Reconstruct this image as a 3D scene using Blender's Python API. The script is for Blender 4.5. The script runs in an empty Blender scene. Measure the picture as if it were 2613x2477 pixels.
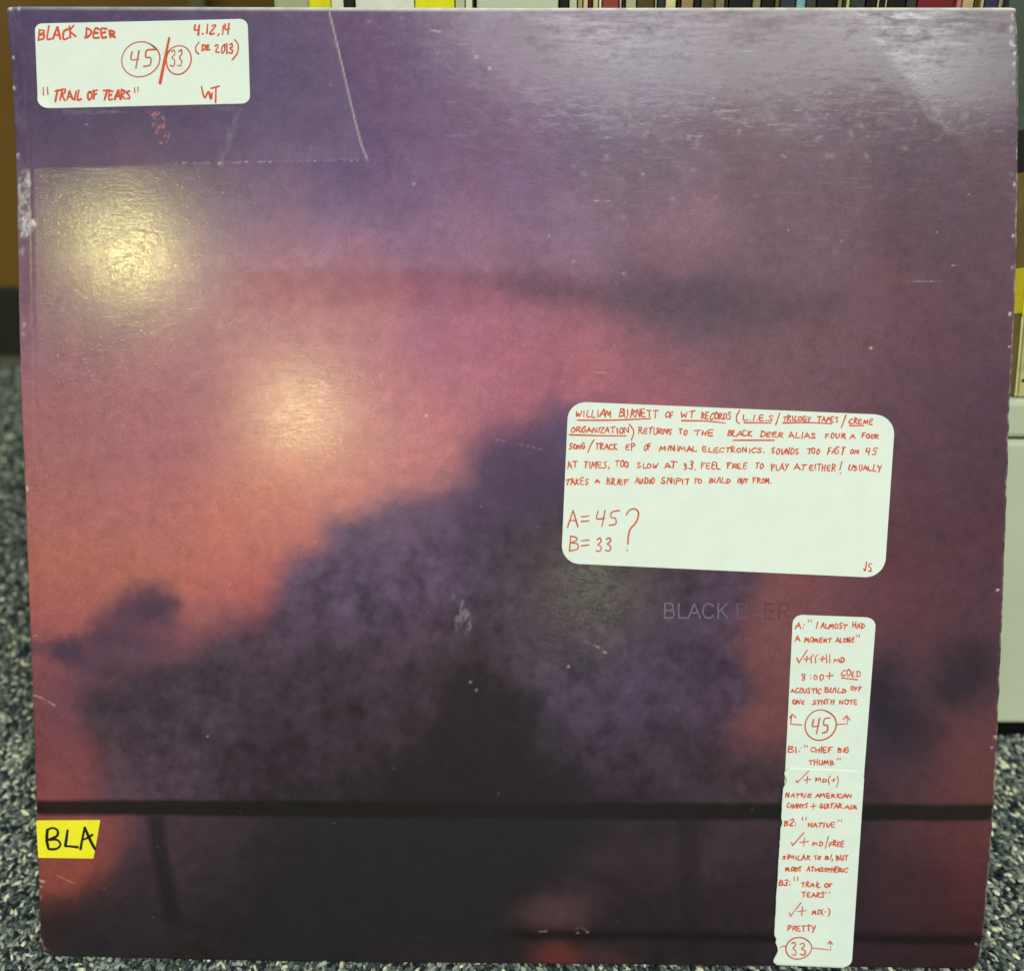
import bpy, bmesh, math, random
import numpy as np
from mathutils import Matrix, Vector

random.seed(7)
rng = np.random.default_rng(11)
scene = bpy.context.scene
COL = scene.collection

# ------------------------------------------------------------------ camera
TILT = math.radians(21.5)                       # how far the sleeve leans back
CAM = np.array([0.00711764, -0.25840058, 0.30843308])
CROT = np.array([[0.99986524, -0.00573946, 0.01538068],
                 [0.01632504, 0.44646025, -0.89465454],
                 [-0.00173203, 0.89478506, 0.44649378]])
FPX, PW, PH = 2800.0, 2613.0, 2477.0            # focal length and frame of the photo, in its pixels
cam_d = bpy.data.cameras.new('camera')
cam = bpy.data.objects.new('camera', cam_d); COL.objects.link(cam)
m4 = np.eye(4); m4[:3, :3] = CROT; m4[:3, 3] = CAM
cam.matrix_world = Matrix(m4.tolist())
cam_d.sensor_fit = 'HORIZONTAL'; cam_d.sensor_width = 36.0
cam_d.lens = 36.0 * FPX / PW
cam_d.clip_start = 0.01; cam_d.clip_end = 100
cam_d.dof.use_dof = True; cam_d.dof.focus_distance = 0.346; cam_d.dof.aperture_fstop = 9.5
scene.camera = cam

# ------------------------------------------------------------------ room light
w = bpy.data.worlds.new('World'); scene.world = w; w.use_nodes = True
bg = w.node_tree.nodes['Background']
bg.inputs[0].default_value = (0.97, 1.0, 0.92, 1); bg.inputs[1].default_value = 0.36

def lamp(name, kind, loc, power, color, size, size_y=None, aim=None):
    d = bpy.data.lights.new(name, kind); d.energy = power; d.color = color
    if kind == 'AREA':
        d.shape = 'RECTANGLE'; d.size = size; d.size_y = size_y or size
    else:
        d.shadow_soft_size = size
    o = bpy.data.objects.new(name, d); COL.objects.link(o); o.location = loc
    if aim is not None:
        o.rotation_euler = (Vector(aim) - Vector(loc)).to_track_quat('-Z', 'Y').to_euler()
    return o
# ceiling lamps of the room, behind the photographer
lamp('ceiling_bulb', 'POINT', (-1.82, -4.02, 2.45), 72, (1.0, 0.93, 0.36), 0.10)
lamp('ceiling_bulb', 'POINT', (-1.455, -6.10, 2.45), 74, (1.0, 0.90, 0.38), 0.12)
lamp('ceiling_bulb', 'POINT', (0.68, -11.6, 2.45), 27, (0.95, 1.0, 0.55), 0.14)
lamp('ceiling_panel', 'AREA', (0.27, -2.14, 2.45), 41, (0.95, 1.0, 0.95), 0.50, 0.5)
lamp('ceiling_panel', 'AREA', (1.16, -1.98, 2.45), 58, (0.95, 1.0, 0.95), 0.55, 0.5)
scene.view_settings.view_transform = 'Standard'
scene.view_settings.look = 'None'
scene.view_settings.exposure = 0.0
scene.view_settings.gamma = 1.0

# ------------------------------------------------------------------ helpers
BL = np.array([[1, 0, 0], [0, math.sin(TILT), -math.cos(TILT)], [0, math.cos(TILT), math.sin(TILT)]])  # sleeve axes
NRM = BL[:, 2]

def lin(c):
    c = np.asarray(c, float) / 255.0
    return np.where(c <= 0.04045, c / 12.92, ((c + 0.055) / 1.055) ** 2.4)

def ruler(x, y):
    """photo measurement -> point on the flat sleeve (x from its middle, y from its foot), metres"""
    x = np.asarray(x, float); y = np.asarray(y, float)
    d = np.stack([(x - PW / 2) / FPX, -(y - PH / 2) / FPX, -np.ones_like(x)], -1) @ CROT.T
    s = -(CAM @ NRM) / (d @ NRM)
    P = CAM + d * s[..., None]
    return P @ BL[:, 0], P @ BL[:, 1]

def unruler(X, Y):
    P = X[..., None] * BL[:, 0] + Y[..., None] * BL[:, 1]
    q = (P - CAM) @ CROT
    return PW / 2 + FPX * q[..., 0] / -q[..., 2], PH / 2 - FPX * q[..., 1] / -q[..., 2]

def at(x, y, Y):
    """photo measurement -> world point at depth Y"""
    d = CROT @ np.array([(x - PW / 2) / FPX, -(y - PH / 2) / FPX, -1.0])
    return CAM + d * (Y - CAM[1]) / d[1]

def vnoise(x, y, seed=0):
    r = np.random.default_rng(seed); n = 256
    t = r.random((n, n))
    xi = np.floor(x).astype(int); yi = np.floor(y).astype(int)
    fx = x - xi; fy = y - yi
    fx = fx * fx * fx * (fx * (fx * 6 - 15) + 10); fy = fy * fy * fy * (fy * (fy * 6 - 15) + 10)
    a = t[xi % n, yi % n]; b = t[(xi + 1) % n, yi % n]; c = t[xi % n, (yi + 1) % n]; d = t[(xi + 1) % n, (yi + 1) % n]
    return (a * (1 - fx) + b * fx) * (1 - fy) + (c * (1 - fx) + d * fx) * fy

def fbm(x, y, seed, octv=5, gain=0.5):
    s = 0; a = 1; tot = 0
    for k in range(octv):
        ca, sa = math.cos(0.6 * k + seed), math.sin(0.6 * k + seed)
        s = s + a * (vnoise((x * ca - y * sa) * 2 ** k + 17 * k, (x * sa + y * ca) * 2 ** k + 31 * k, seed * 13 + k) - 0.5)
        tot += a; a *= gain
    return 2 * s / tot                           # about -1..1

def link(name, me, parent=None, mat=None):
    o = bpy.data.objects.new(name, me); COL.objects.link(o)
    if parent: o.parent = parent
    if mat is not None and not me.materials: me.materials.append(mat)
    return o

def tag(o, label=None, cat=None, group=None, kind=None):
    if label: o['label'] = label
    if cat: o['category'] = cat
    if group: o['group'] = group
    if kind: o['kind'] = kind
    return o

def np_mesh(name, V, F, smooth=True):
    """V (n,3), F (m,k) arrays -> mesh"""
    me = bpy.data.meshes.new(name)
    k = F.shape[1]
    me.vertices.add(len(V)); me.vertices.foreach_set('co', np.ascontiguousarray(V, np.float32).ravel())
    me.loops.add(F.size); me.loops.foreach_set('vertex_index', F.astype(np.int32).ravel())
    me.polygons.add(len(F)); me.polygons.foreach_set('loop_start', (np.arange(len(F)) * k).astype(np.int32))
    me.polygons.foreach_set('use_smooth', np.full(len(F), smooth))
    me.update(calc_edges=True); me.validate()
    return me

def attr_col(me, name, C):
    a = me.attributes.new(name, 'FLOAT_COLOR', 'POINT')
    C4 = np.ones((len(C), 4), np.float32); C4[:, :3] = C
    a.data.foreach_set('color', C4.ravel())

def attr_f(me, name, v):
    a = me.attributes.new(name, 'FLOAT', 'POINT'); a.data.foreach_set('value', v.astype(np.float32).ravel())

def box_mesh(name, x0, x1, y0, y1, z0, z1, bev=0.0):
    bm = bmesh.new()
    vs = [bm.verts.new((x, y, z)) for x in (x0, x1) for y in (y0, y1) for z in (z0, z1)]
    for f in ((0, 1, 3, 2), (4, 6, 7, 5), (0, 4, 5, 1), (2, 3, 7, 6), (0, 2, 6, 4), (1, 5, 7, 3)):
        bm.faces.new([vs[i] for i in f])
    bmesh.ops.recalc_face_normals(bm, faces=bm.faces)
    if bev: bmesh.ops.bevel(bm, geom=list(bm.edges), offset=bev, segments=2, affect='EDGES', profile=0.6)
    me = bpy.data.meshes.new(name); bm.to_mesh(me); bm.free()
    return me

# ------------------------------------------------------------------ materials
class NT:
    def __init__(s, name):
        s.m = bpy.data.materials.new(name); s.m.use_nodes = True
        s.t = s.m.node_tree; s.b = s.t.nodes['Principled BSDF']
    def n(s, typ, **kw):
        nd = s.t.nodes.new(typ)
        for k, v in kw.items():
            if k.startswith('i_'):
                key = k[2:]; key = int(key) if key.isdigit() else key.replace('_', ' ')
                nd.inputs[key].default_value = v
            else: setattr(nd, k, v)
        return nd
    def l(s, a, b): s.t.links.new(a, b)
    def mix(s, f, a, b, blend='MIX'):
        nd = s.n('ShaderNodeMix', data_type='RGBA', blend_type=blend)
        for sock, v in ((nd.inputs[0], f), (nd.inputs[6], a), (nd.inputs[7], b)):
            if hasattr(v, 'links'): s.l(v, sock)
            else: sock.default_value = v if not isinstance(v, tuple) else (*v[:3], 1)
        return nd.outputs[2]
    def math(s, op, a, b=0.0, c=0.0, clamp=False):
        nd = s.n('ShaderNodeMath', operation=op, use_clamp=clamp)
        for sock, v in zip(nd.inputs, (a, b, c)):
            if hasattr(v, 'links'): s.l(v, sock)
            else: sock.default_value = v
        return nd.outputs[0]
    def noise(s, scale, vec=None, detail=3, rough=0.55, dist=0.0):
        nd = s.n('ShaderNodeTexNoise'); nd.inputs['Scale'].default_value = scale
        nd.inputs['Detail'].default_value = detail; nd.inputs['Roughness'].default_value = rough
        nd.inputs['Distortion'].default_value = dist
        if vec is not None: s.l(vec, nd.inputs['Vector'])
        return nd.outputs['Fac']
    def coord(s, sc=(1, 1, 1), rot=(0, 0, 0)):
        tc = s.n('ShaderNodeTexCoord'); mp = s.n('ShaderNodeMapping')
        mp.inputs['Scale'].default_value = sc; mp.inputs['Rotation'].default_value = rot
        s.l(tc.outputs['Object'], mp.inputs['Vector']); return mp.outputs[0]
    def ramp(s, f, *stops):
        nd = s.n('ShaderNodeMapRange', clamp=True); a, b, c, d = stops
        s.l(f, nd.inputs[0])
        for i, v in enumerate((a, b, c, d)): nd.inputs[i + 1].default_value = v
        return nd.outputs[0]
    def bump(s, h, strength, dist):
        nd = s.n('ShaderNodeBump'); nd.inputs['Strength'].default_value = strength; nd.inputs['Distance'].default_value = dist
        s.l(h, nd.inputs['Height']); s.l(nd.outputs[0], s.b.inputs['Normal'])

def plain(name, rgb, rough=0.6, var=0.12, scale=40.0, spec=0.5, bump=0.0, metallic=0.0):
    """painted / paper surface with uneven tone and a little grain"""
    t = NT(name); v = t.coord()
    f = t.noise(scale, v, 4); f2 = t.noise(scale * 14, v, 2)
    c = lin(rgb)
    a = t.mix(t.ramp(f, 0.3, 0.7, 0, 1), tuple(c * (1 - var)), tuple(np.minimum(c * (1 + var), 1)))
    a = t.mix(0.25, a, t.mix(t.ramp(f2, 0.3, 0.7, 0, 1), tuple(c * (1 - 1.6 * var)), tuple(np.minimum(c * (1 + 1.6 * var), 1))))
    t.l(a, t.b.inputs['Base Color'])
    t.l(t.ramp(f, 0.2, 0.8, rough - 0.08, min(1, rough + 0.08)), t.b.inputs['Roughness'])
    t.b.inputs['Specular IOR Level'].default_value = spec
    t.b.inputs['Metallic'].default_value = metallic
    if bump: t.bump(f2, 0.6, bump)
    return t.m

def cover_material():
    t = NT('laminated_print')
    at_ = lambda n: t.n('ShaderNodeAttribute', attribute_name=n)
    pr = at_('print').outputs['Color']; wear_edge_light = at_('wear_edge_light').outputs['Fac']; scuff = at_('scuff').outputs['Fac']; matte = at_('matte').outputs['Fac']
    v = t.coord()
    grain = t.noise(1500, v, 2, 0.7)
    mott = t.noise(190, v, 4, 0.6)
    g = t.math('MULTIPLY', t.ramp(grain, 0.25, 0.75, 0.84, 1.16), t.ramp(mott, 0.25, 0.75, 0.90, 1.10))
    gc = t.n('ShaderNodeCombineColor'); [t.l(g, gc.inputs[i]) for i in range(3)]
    c = t.mix(1.0, pr, gc.outputs[0], 'MULTIPLY')
    c = t.mix(t.math('MULTIPLY', scuff, 0.30, clamp=True), c, (0.52, 0.49, 0.52))
    c = t.mix(wear_edge_light, c, (0.84, 0.83, 0.77))
    t.l(c, t.b.inputs['Base Color'])
    # gloss: laminate, duller where scuffed, matte where tape residue or bare paper
    streak = t.noise(60, t.coord((1.0, 9.0, 1.0), (0, 0, 0.04)), 5, 0.65)
    blot = t.noise(34, v, 4, 0.6)
    r = t.math('ADD', t.ramp(streak, 0.5, 0.8, 0.0, 0.02), t.ramp(blot, 0.4, 0.8, 0.145, 0.17))
    r = t.math('ADD', r, t.math('MULTIPLY', scuff, 0.30))
    r = t.math('ADD', r, t.math('MULTIPLY', matte, 0.20))
    r = t.math('ADD', r, t.math('MULTIPLY', at_('haze').outputs['Fac'], 0.27))
    r = t.math('ADD', r, t.math('MULTIPLY', wear_edge_light, 0.45), clamp=True)
    t.l(r, t.b.inputs['Roughness'])
    t.l(t.math('MULTIPLY_ADD', matte, -0.22, 0.5), t.b.inputs['Specular IOR Level'])
    h1 = t.noise(700, t.coord((0.62, 1.0, 1.0)), 2, 0.55, 0.6)
    h2 = t.noise(900, v, 2)
    h = t.math('MULTIPLY_ADD', h2, 0.25, h1)
    n3 = t.noise(400, t.coord((0.6, 1.05, 1.0)), 3, 0.6, 1.0)
    groove = t.ramp(t.math('ABSOLUTE', t.math('SUBTRACT', n3, 0.5)), 0.0, 0.035, 0.0, 1.0)
    h = t.math('MULTIPLY_ADD', groove, 0.24, h)
    h = t.math('MULTIPLY', h, t.math('MULTIPLY_ADD', at_('rub').outputs['Fac'], -0.62, 1.0))   # texture worn smooth along the top
    t.bump(h, 1.0, 0.0000195)
    return t.m

M_cover = cover_material()
M_sticker = plain('sticker_paper', (231, 241, 233), 0.62, 0.035, 120, 0.35, 0.00003)
M_sticker2 = plain('aged_sticker_paper', (226, 238, 230), 0.62, 0.04, 120, 0.35, 0.00003)
M_yellow = plain('yellow_label_paper', (252, 240, 44), 0.6, 0.05, 150, 0.3)
M_ink = plain('red_marker_ink', (218, 88, 62), 0.55, 0.22, 700, 0.3)
M_ink_thin = plain('thin_red_ink', (204, 100, 78), 0.55, 0.18, 700, 0.3)
M_black_ink = plain('black_marker_ink', (22, 24, 18), 0.5, 0.3, 600, 0.3)
def title_material():
    t = NT('title_print'); sp = t.n('ShaderNodeSeparateXYZ'); v = t.coord(); t.l(v, sp.inputs[0])
    x0, x1, x2 = [float(ruler(np.array([q]), np.array([1560.]))[0][0]) for q in (1835, 1905, 1975)]
    a = t.mix(t.ramp(sp.outputs[0], x0, x1, 0, 1), tuple(lin((112, 101, 118))), tuple(lin((97, 76, 87))))
    a = t.mix(t.ramp(sp.outputs[0], x1, x2, 0, 1), a, tuple(lin((100, 62, 64))))
    g = t.noise(900, v, 2); a = t.mix(1.0, a, t.mix(t.ramp(g, .3, .7, 0, 1), (.8, .8, .8), (1.15, 1.15, 1.15)), 'MULTIPLY')
    t.l(a, t.b.inputs['Base Color']); t.b.inputs['Roughness'].default_value = .3
    return t.m
M_title = title_material()
M_board = plain('cover_board', (150, 140, 128), 0.8, 0.1, 200)
M_back = plain('back_print', (58, 46, 62), 0.4, 0.1, 60)
M_steel = plain('sage_enamel', (206, 216, 190), 0.42, 0.04, 25, 0.5, 0.00004)
M_dark = plain('dark_toe_kick', (15, 15, 14), 0.9, 0.2, 40, .1)
M_wall = plain('brown_wall_paint', (118, 86, 20), 0.7, 0.12, 6)
M_trim = plain('olive_trim', (112, 108, 74), 0.7, 0.1, 12)
M_base = plain('black_rubber_base', (38, 38, 26), 0.5, 0.2, 12)

# ------------------------------------------------------------------ carpet
def carpet_material():
    t = NT('carpet_backing'); v = t.coord()
    n1 = t.noise(420, v, 3, 0.7); n2 = t.noise(900, v, 2)
    a = t.mix(t.ramp(n1, 0.35, 0.6, 0, 1), tuple(lin((30, 40, 42))), tuple(lin((112, 122, 112))))
    a = t.mix(t.ramp(n2, 0.62, 0.7, 0, 1), a, tuple(lin((205, 210, 180))))
    t.l(a, t.b.inputs['Base Color']); t.b.inputs['Roughness'].default_value = 1.0
    t.b.inputs['Specular IOR Level'].default_value = 0.05
    t.bump(n1, 1.0, 0.002)
    return t.m
M_carpet = carpet_material()
fl = link('floor', np_mesh('floor', np.array([(-6, -14, -.0032), (6, -14, -.0032), (6, 6, -.0032), (-6, 6, -.0032)]), np.array([[0, 1, 2, 3]])), None, M_carpet)
tag(fl, kind='structure')

def pile_material():
    t = NT('carpet_yarn')
    c = t.n('ShaderNodeAttribute', attribute_name='yarn').outputs['Color']
    f = t.noise(1600, t.coord(), 2)
    a = t.mix(1.0, c, t.mix(t.ramp(f, 0.3, 0.7, 0, 1), (0.7, 0.7, 0.7), (1.25, 1.25, 1.25)), 'MULTIPLY')
    t.l(a, t.b.inputs['Base Color']); t.b.inputs['Roughness'].default_value = 0.95
    t.b.inputs['Specular IOR Level'].default_value = 0.12
    return t.m

def carpet_pile():
    # one tuft: a bent little loop cap, upper half only
    NS = 5
    rings = [(1.0, -0.3), (0.72, 0.62)]
    tv = [(r * math.cos(2 * math.pi * k / NS), r * math.sin(2 * math.pi * k / NS), z) for r, z in rings for k in range(NS)]
    tv.append((0, 0, 1.0)); tv = np.array(tv); tf = []
    for k in range(NS):
        a, b = k, (k + 1) % NS
        tf += [(a, b, b + NS), (a, b + NS, a + NS), (NS + a, NS + b, 2 * NS)]
    tf = np.array(tf)
    P = []
    def fill(x0, x1, y0, y1, s):
        gx, gy = np.meshgrid(np.arange(x0, x1, s), np.arange(y0, y1, s))
        p = np.stack([gx.ravel(), gy.ravel()], 1); p += rng.uniform(-.5, .5, p.shape) * s
        P.append(np.c_[p, np.full(len(p), s / .0017)])
    fill(-.44, .36, -.10, 0.003, .00148)
    fill(-.44, -.132, 0.003, .13, .00150)
    fill(.132, .36, 0.003, .1225, .00142)
    fill(-.64, -.12, .13, .577, .0021)
    P = np.concatenate(P)
    n = len(P)
    # the yarn lies mostly one way on the right, more tangled on the left
    yaw = np.where(P[:, 0] > 0, rng.normal(math.radians(128), 0.30, n), rng.normal(math.radians(75), 0.7, n))
    q = np.where(P[:, 2] > 1.05, .95, 1.0)
    ln = rng.uniform(0.0010, 0.0024, n) * q; wd = rng.uniform(0.00046, 0.00088, n) * q; ht = rng.uniform(.0006, .0011, n)
    tip = rng.normal(0, .35, n)
    V = np.empty((n, len(tv), 3))
    lx = tv[None, :, 0] * ln[:, None]; ly = tv[None, :, 1] * wd[:, None]
    lz = tv[None, :, 2] * ht[:, None] + lx * tip[:, None]
    c, s = np.cos(yaw)[:, None], np.sin(yaw)[:, None]
    V[..., 0] = P[:, 0, None] + lx * c - ly * s
    V[..., 1] = P[:, 1, None] + lx * s + ly * c
    zb = rng.uniform(-.0024, -.0009, n)
    V[..., 2] = zb[:, None] + lz
    F = (tf[None] + (np.arange(n) * len(tv))[:, None, None]).reshape(-1, 3)
    pal = np.array([lin(c) for c in ((36, 46, 50), (62, 73, 75), (98, 107, 102), (127, 136, 129), (162, 170, 158), (238, 238, 202), (216, 218, 190))])
    clump = fbm(P[:, 0] * 180, P[:, 1] * 180, 5, 3)
    pick = rng.random(n) + 0.12 * clump
    idx = np.digitize(pick, [0.17, 0.35, 0.56, 0.76, 0.90, 0.957])
    C = pal[np.clip(idx, 0, 6)] * rng.uniform(.8, 1.2, (n, 1))
    me = np_mesh('carpet_pile', V.reshape(-1, 3), F)
    attr_col(me, 'yarn', np.repeat(np.minimum(C, 0.9), len(tv), 0))
    o = link('carpet_pile', me, None, pile_material())
    tag(o, 'flecked navy, grey green and cream loop pile of the office carpet', 'carpet', kind='stuff')
carpet_pile()

# ------------------------------------------------------------------ wall far behind on the left
def thing(name, loc, label, cat, group=None):
    o = bpy.data.objects.new(name, None); COL.objects.link(o); o.location = loc; o.empty_display_size = .05
    return tag(o, label, cat, group)
WY = 0.590
wall = thing('wall', (-.4, WY, 0), 'ochre brown wall with black rubber base far behind the sleeve at the left', 'wall')
def wbox(name, x0, x1, y0, y1, z0, z1, mat, bev=0.0, parent=wall, lab=None):
    px_, py_, pz_ = parent.location
    o = link(name, box_mesh(name, x0 - px_, x1 - px_, y0 - py_, y1 - py_, z0 - pz_, z1 - pz_, bev), parent, mat)
    if lab: o['label'] = lab
    return o
wbox('wall_panel', -1.6, .9, WY, WY + .1, .0, 1.6, M_wall)
wbox('cove_base', -1.6, .9, WY - .005, WY - .0005, -.002, .0605, M_base, .0015)
wbox('base_toe', -1.6, .9, WY - .013, WY - .0055, -.002, .0035, plain('worn_rubber', (92, 92, 74), .6), .0012)
xa, xb = at(478, 5, WY - .02)[0], at(522, 5, WY - .02)[0]
wbox('trim_strip', xa, xb, WY - .02, WY - .0005, .062, 1.6, M_trim, .002)

# ------------------------------------------------------------------ metal shelf
SY = 0.1211
xl = at(698, 6, SY)[0]
shelf = thing('metal_shelf', (.15, SY, 0), 'sage green steel record shelf standing on the carpet behind the sleeve', 'shelf')
sb = lambda *a, **k: wbox(*a, parent=shelf, **k)
sb('base_panel', xl, .62, SY, SY + .012, .0064, .1387, M_steel, .0018)
sb('shelf_lip', xl, .62, SY - .0005, SY + .010, .1405, .1552, M_steel, .0018)
sb('shelf_board', xl, .62, SY + .0105, SY + .335, .147, .1549, M_steel)
sb('toe_kick', xl + .002, .62, SY + .0012, SY + .03, -.003, .0063, M_dark)
sb('gap_backing', xl + .002, .62, SY + .0125, SY + .016, .10, .1465, M_dark)
up0, up1 = at(1216, 6, SY)[0], at(1425, 6, SY)[0]
sb('upright', up0, up1, SY - .0002, SY + .33, .1556, .62, M_steel, .0012)
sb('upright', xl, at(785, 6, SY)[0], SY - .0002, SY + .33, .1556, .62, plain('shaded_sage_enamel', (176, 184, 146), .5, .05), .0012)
sb('back_panel', xl, .62, SY + .336, SY + .34, .147, .62, M_dark)

# ------------------------------------------------------------------ records standing on the shelf
REC = 'records standing on the metal shelf'
def record(x0, x1, rgb, label, back=0.003, h=.313, stripe=None, lab_part=None):
    y0 = SY + back
    a, b = at(x0, 6, y0)[0], at(x1, 6, y0)[0]
    o = link('record', box_mesh('record', a + .00012, b - .00012, y0, y0 + .31, .1556, .1556 + h, .0004), None,
             plain('record_spine_paper', rgb, .45, .14, 160, .45))
    return tag(o, label, 'record', REC)
R = [
 (787, 843, (250, 232, 30), 'bright yellow spine standing beside the left sage upright, above the sleeve'),
 (844, 877, (236, 240, 222), 'slim white spine between the bright yellow spine and a black one'),
 (878, 905, (26, 28, 26), 'black spine sandwiched between two white ones, left of the yellow band'),
 (906, 1057, (240, 246, 228), 'widest white box set spine, with yellow on its right'),
 (1058, 1160, (250, 236, 28), 'broad yellow spine to the right of the wide white box set'),
 (1161, 1186, (206, 208, 178), 'grey cream spine directly right of the broad yellow spine'),
 (1187, 1206, (240, 240, 208), 'pale cream spine just left of the wide sage upright'),
 (1427, 1451, (16, 16, 14), 'black spine directly right of the wide sage upright'),
 (1452, 1473, (208, 208, 180), 'pale grey spine right of the first black one by the upright'),
 (1474, 1487, (182, 166, 118), 'tan spine between two pale ones, left of the thin dark red spine'),
 (1488, 1501, (226, 216, 176), 'cream spine touching the thin dark red one on its left'),
 (1502, 1512, (112, 30, 30), 'thin dark red spine, narrower than the brick red one beside it'),
 (1513, 1527, (214, 202, 152), 'sand coloured spine right of the thin dark red one'),
 (1528, 1536, (238, 232, 204), 'narrow off white spine touching the brick red spine'),
 (1537, 1579, (150, 66, 58), 'brick red spine near the middle of the row'),
 (1580, 1587, (206, 198, 186), 'very thin pale spine on the right of the brick red one'),
 (1588, 1596, (44, 40, 30), 'thin dark spine two places right of the brick red one'),
 (1597, 1624, (196, 196, 154), 'sage cream spine left of the dark brown one'),
 (1625, 1670, (92, 70, 32), 'dark brown spine right of the sage cream one'),
 (1671, 1677, (190, 184, 160), 'hairline pale spine between brown and dark slate spines'),
 (1678, 1697, (44, 52, 52), 'dark slate spine left of a bright cream pair'),
 (1698, 1726, (232, 222, 168), 'bright cream spine between dark slate and black'),
 (1730, 1737, (24, 20, 14), 'thin black spine between cream and tan spines'),
 (1738, 1770, (172, 146, 96), 'tan cardboard spine with black spines on both sides'),
 (1771, 1788, (20, 16, 14), 'black spine right of the tan cardboard spine'),
 (1789, 1825, (110, 102, 64), 'olive spine in the middle of the right half of the row'),
 (1826, 1850, (138, 124, 92), 'grey tan spine right of the olive one'),
 (1851, 1859, (58, 48, 28), 'thin dark brown spine left of the wide black box'),
 (1860, 1919, (18, 18, 16), 'wide black spine left of a tan spine'),
 (1920, 1942, (150, 142, 100), 'dull tan spine between two wide black ones'),
 (1943, 1977, (20, 20, 16), 'black spine between dull tan and brown spines'),
 (1978, 1990, (112, 98, 62), 'brown spine left of the slate blue one'),
 (1991, 2031, (48, 62, 72), 'slate blue spine left of the light blue one'),
 (2032, 2057, (140, 192, 208), 'light blue spine, the only pale blue one in the row'),
 (2058, 2085, (66, 68, 54), 'olive grey spine right of the light blue one'),
 (2086, 2137, (14, 14, 12), 'wide black spine right of the olive grey one'),
 (2138, 2150, (152, 136, 108), 'dusty tan spine right of the wide black one'),
 (2151, 2159, (70, 52, 32), 'thin brown spine left of a narrow cream one'),
 (2160, 2170, (226, 218, 160), 'narrow cream spine left of the charcoal one'),
 (2171, 2209, (56, 62, 62), 'charcoal spine right of the narrow cream one'),
 (2210, 2238, (12, 12, 12), 'black spine between charcoal and a cream sliver'),
 (2239, 2244, (212, 200, 168), 'cream sliver, the left one of two among black spines'),
 (2245, 2258, (18, 16, 12), 'slim black spine between the two cream slivers'),
 (2259, 2265, (228, 220, 176), 'cream sliver, the right one of two among black spines'),
 (2266, 2312, (14, 14, 12), 'black spine right of both cream slivers'),
 (2313, 2340, (60, 58, 50), 'dark grey spine left of the wide maroon one'),
 (2341, 2440, (118, 34, 36), 'wide maroon spine, the broadest red one in the row'),
 (2441, 2455, (206, 124, 112), 'salmon pink spine on the right of the wide maroon one'),
 (2456, 2486, (204, 180, 132), 'pale tan spine right of the salmon pink one'),
 (2487, 2502, (112, 84, 38), 'chestnut brown spine left of a cream and a navy one'),
 (2503, 2512, (204, 194, 140), 'cream spine touching the navy one on its left'),
 (2513, 2548, (50, 54, 92), 'navy spine near the right end of the row'),
 (2549, 2563, (196, 180, 128), 'cream tan spine touching the navy one on its right'),
 (2564, 2591, (44, 42, 42), 'smoky black spine second from the right corner of the sleeve'),
 (2592, 2597, (190, 186, 140), 'pale hairline spine left of the dark green one'),
]
for x0, x1, rgb, lab in R:
    record(x0, x1, rgb, lab, back=0.002 + random.random() * .003, h=.310 + random.random() * .005)
# the last records, seen along the right side of the sleeve, lean a little to the left
def leaning_record(x0, x1, rgb, label):
    y0 = SY + .002
    a, b = at(x0, 1010, y0)[0], at(x1, 1010, y0)[0]
    r = thing('record', ((a + b) / 2, y0, .1557), label, 'record', REC)
    r.rotation_euler.y = -math.radians(6.8)
    hw = (b - a) / 2 - .00015
    link('cover', box_mesh('cover', -hw, hw, 0, .31, .0004, .312, .0004), r, plain('record_spine_paper', rgb, .5, .2, 120, .4, .00005))
    return r, hw
def plate(name, r, hw, z0, z1, mat, y=-.0003):
    return link(name, box_mesh(name, -hw - .0001, hw + .0001, y, .02, z0, z1, .0001), r, mat)
hz = lambda y: float(at(2604, y, SY)[2]) - .1557
r, hw = leaning_record(2500, 2588, (112, 92, 46), 'brown, black and dark green spine with a yellow label, beside the sleeve')
plate('upper_panel', r, hw, hz(330), .3118, plain('dark_green_paper', (72, 86, 74), .5, .15, 60))
plate('dark_band', r, hw, hz(440), hz(331), plain('black_paper', (20, 18, 14), .5, .2, 60))
plate('label', r, hw, hz(806), hz(690), plain('yellow_label', (196, 182, 18), .6, .1, 60), -.0005)['label'] = 'yellow paper label wrapped round the spine'
r, hw = leaning_record(2588.4, 2597, (228, 224, 166), 'thin cream record spine touching the brown one with the yellow label')
plate('label', r, hw, hz(806), hz(688), plain('bright_yellow_label', (242, 228, 30), .6, .08), -.0006)
r, hw = leaning_record(2597.4, 2640, (206, 200, 138), 'straw coloured record spine with black print at the right edge')
bm = bmesh.new()
for k in range(26):
    z = .004 + k * .0019 + random.uniform(0, .0006); x = random.uniform(-hw * .75, hw * .3)
    vs = [bm.verts.new(p) for p in ((x, -.0001, z), (x + random.uniform(.0006, .0026), -.0001, z), (x + random.uniform(.0006, .0026), -.0001, z + .0013), (x, -.0001, z + .0012))]
    bm.faces.new(vs)
me = bpy.data.meshes.new('print'); bm.to_mesh(me); bm.free()
link('print', me, r, M_black_ink)
leaning_record(2640.4, 2690, (40, 38, 34), 'black record spine at the right end of the row, past the straw coloured one')

# ------------------------------------------------------------------ the record sleeve
SL = bpy.data.objects.new('record_sleeve', None); COL.objects.link(SL)
SL.location = (0, 0, 0); SL.rotation_euler = (math.pi / 2 - TILT, 0, 0); SL.empty_display_size = .05
tag(SL, 'worn record sleeve with purple and orange sunset clouds and handwritten stickers, leaning on the shelf', 'record sleeve')

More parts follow.
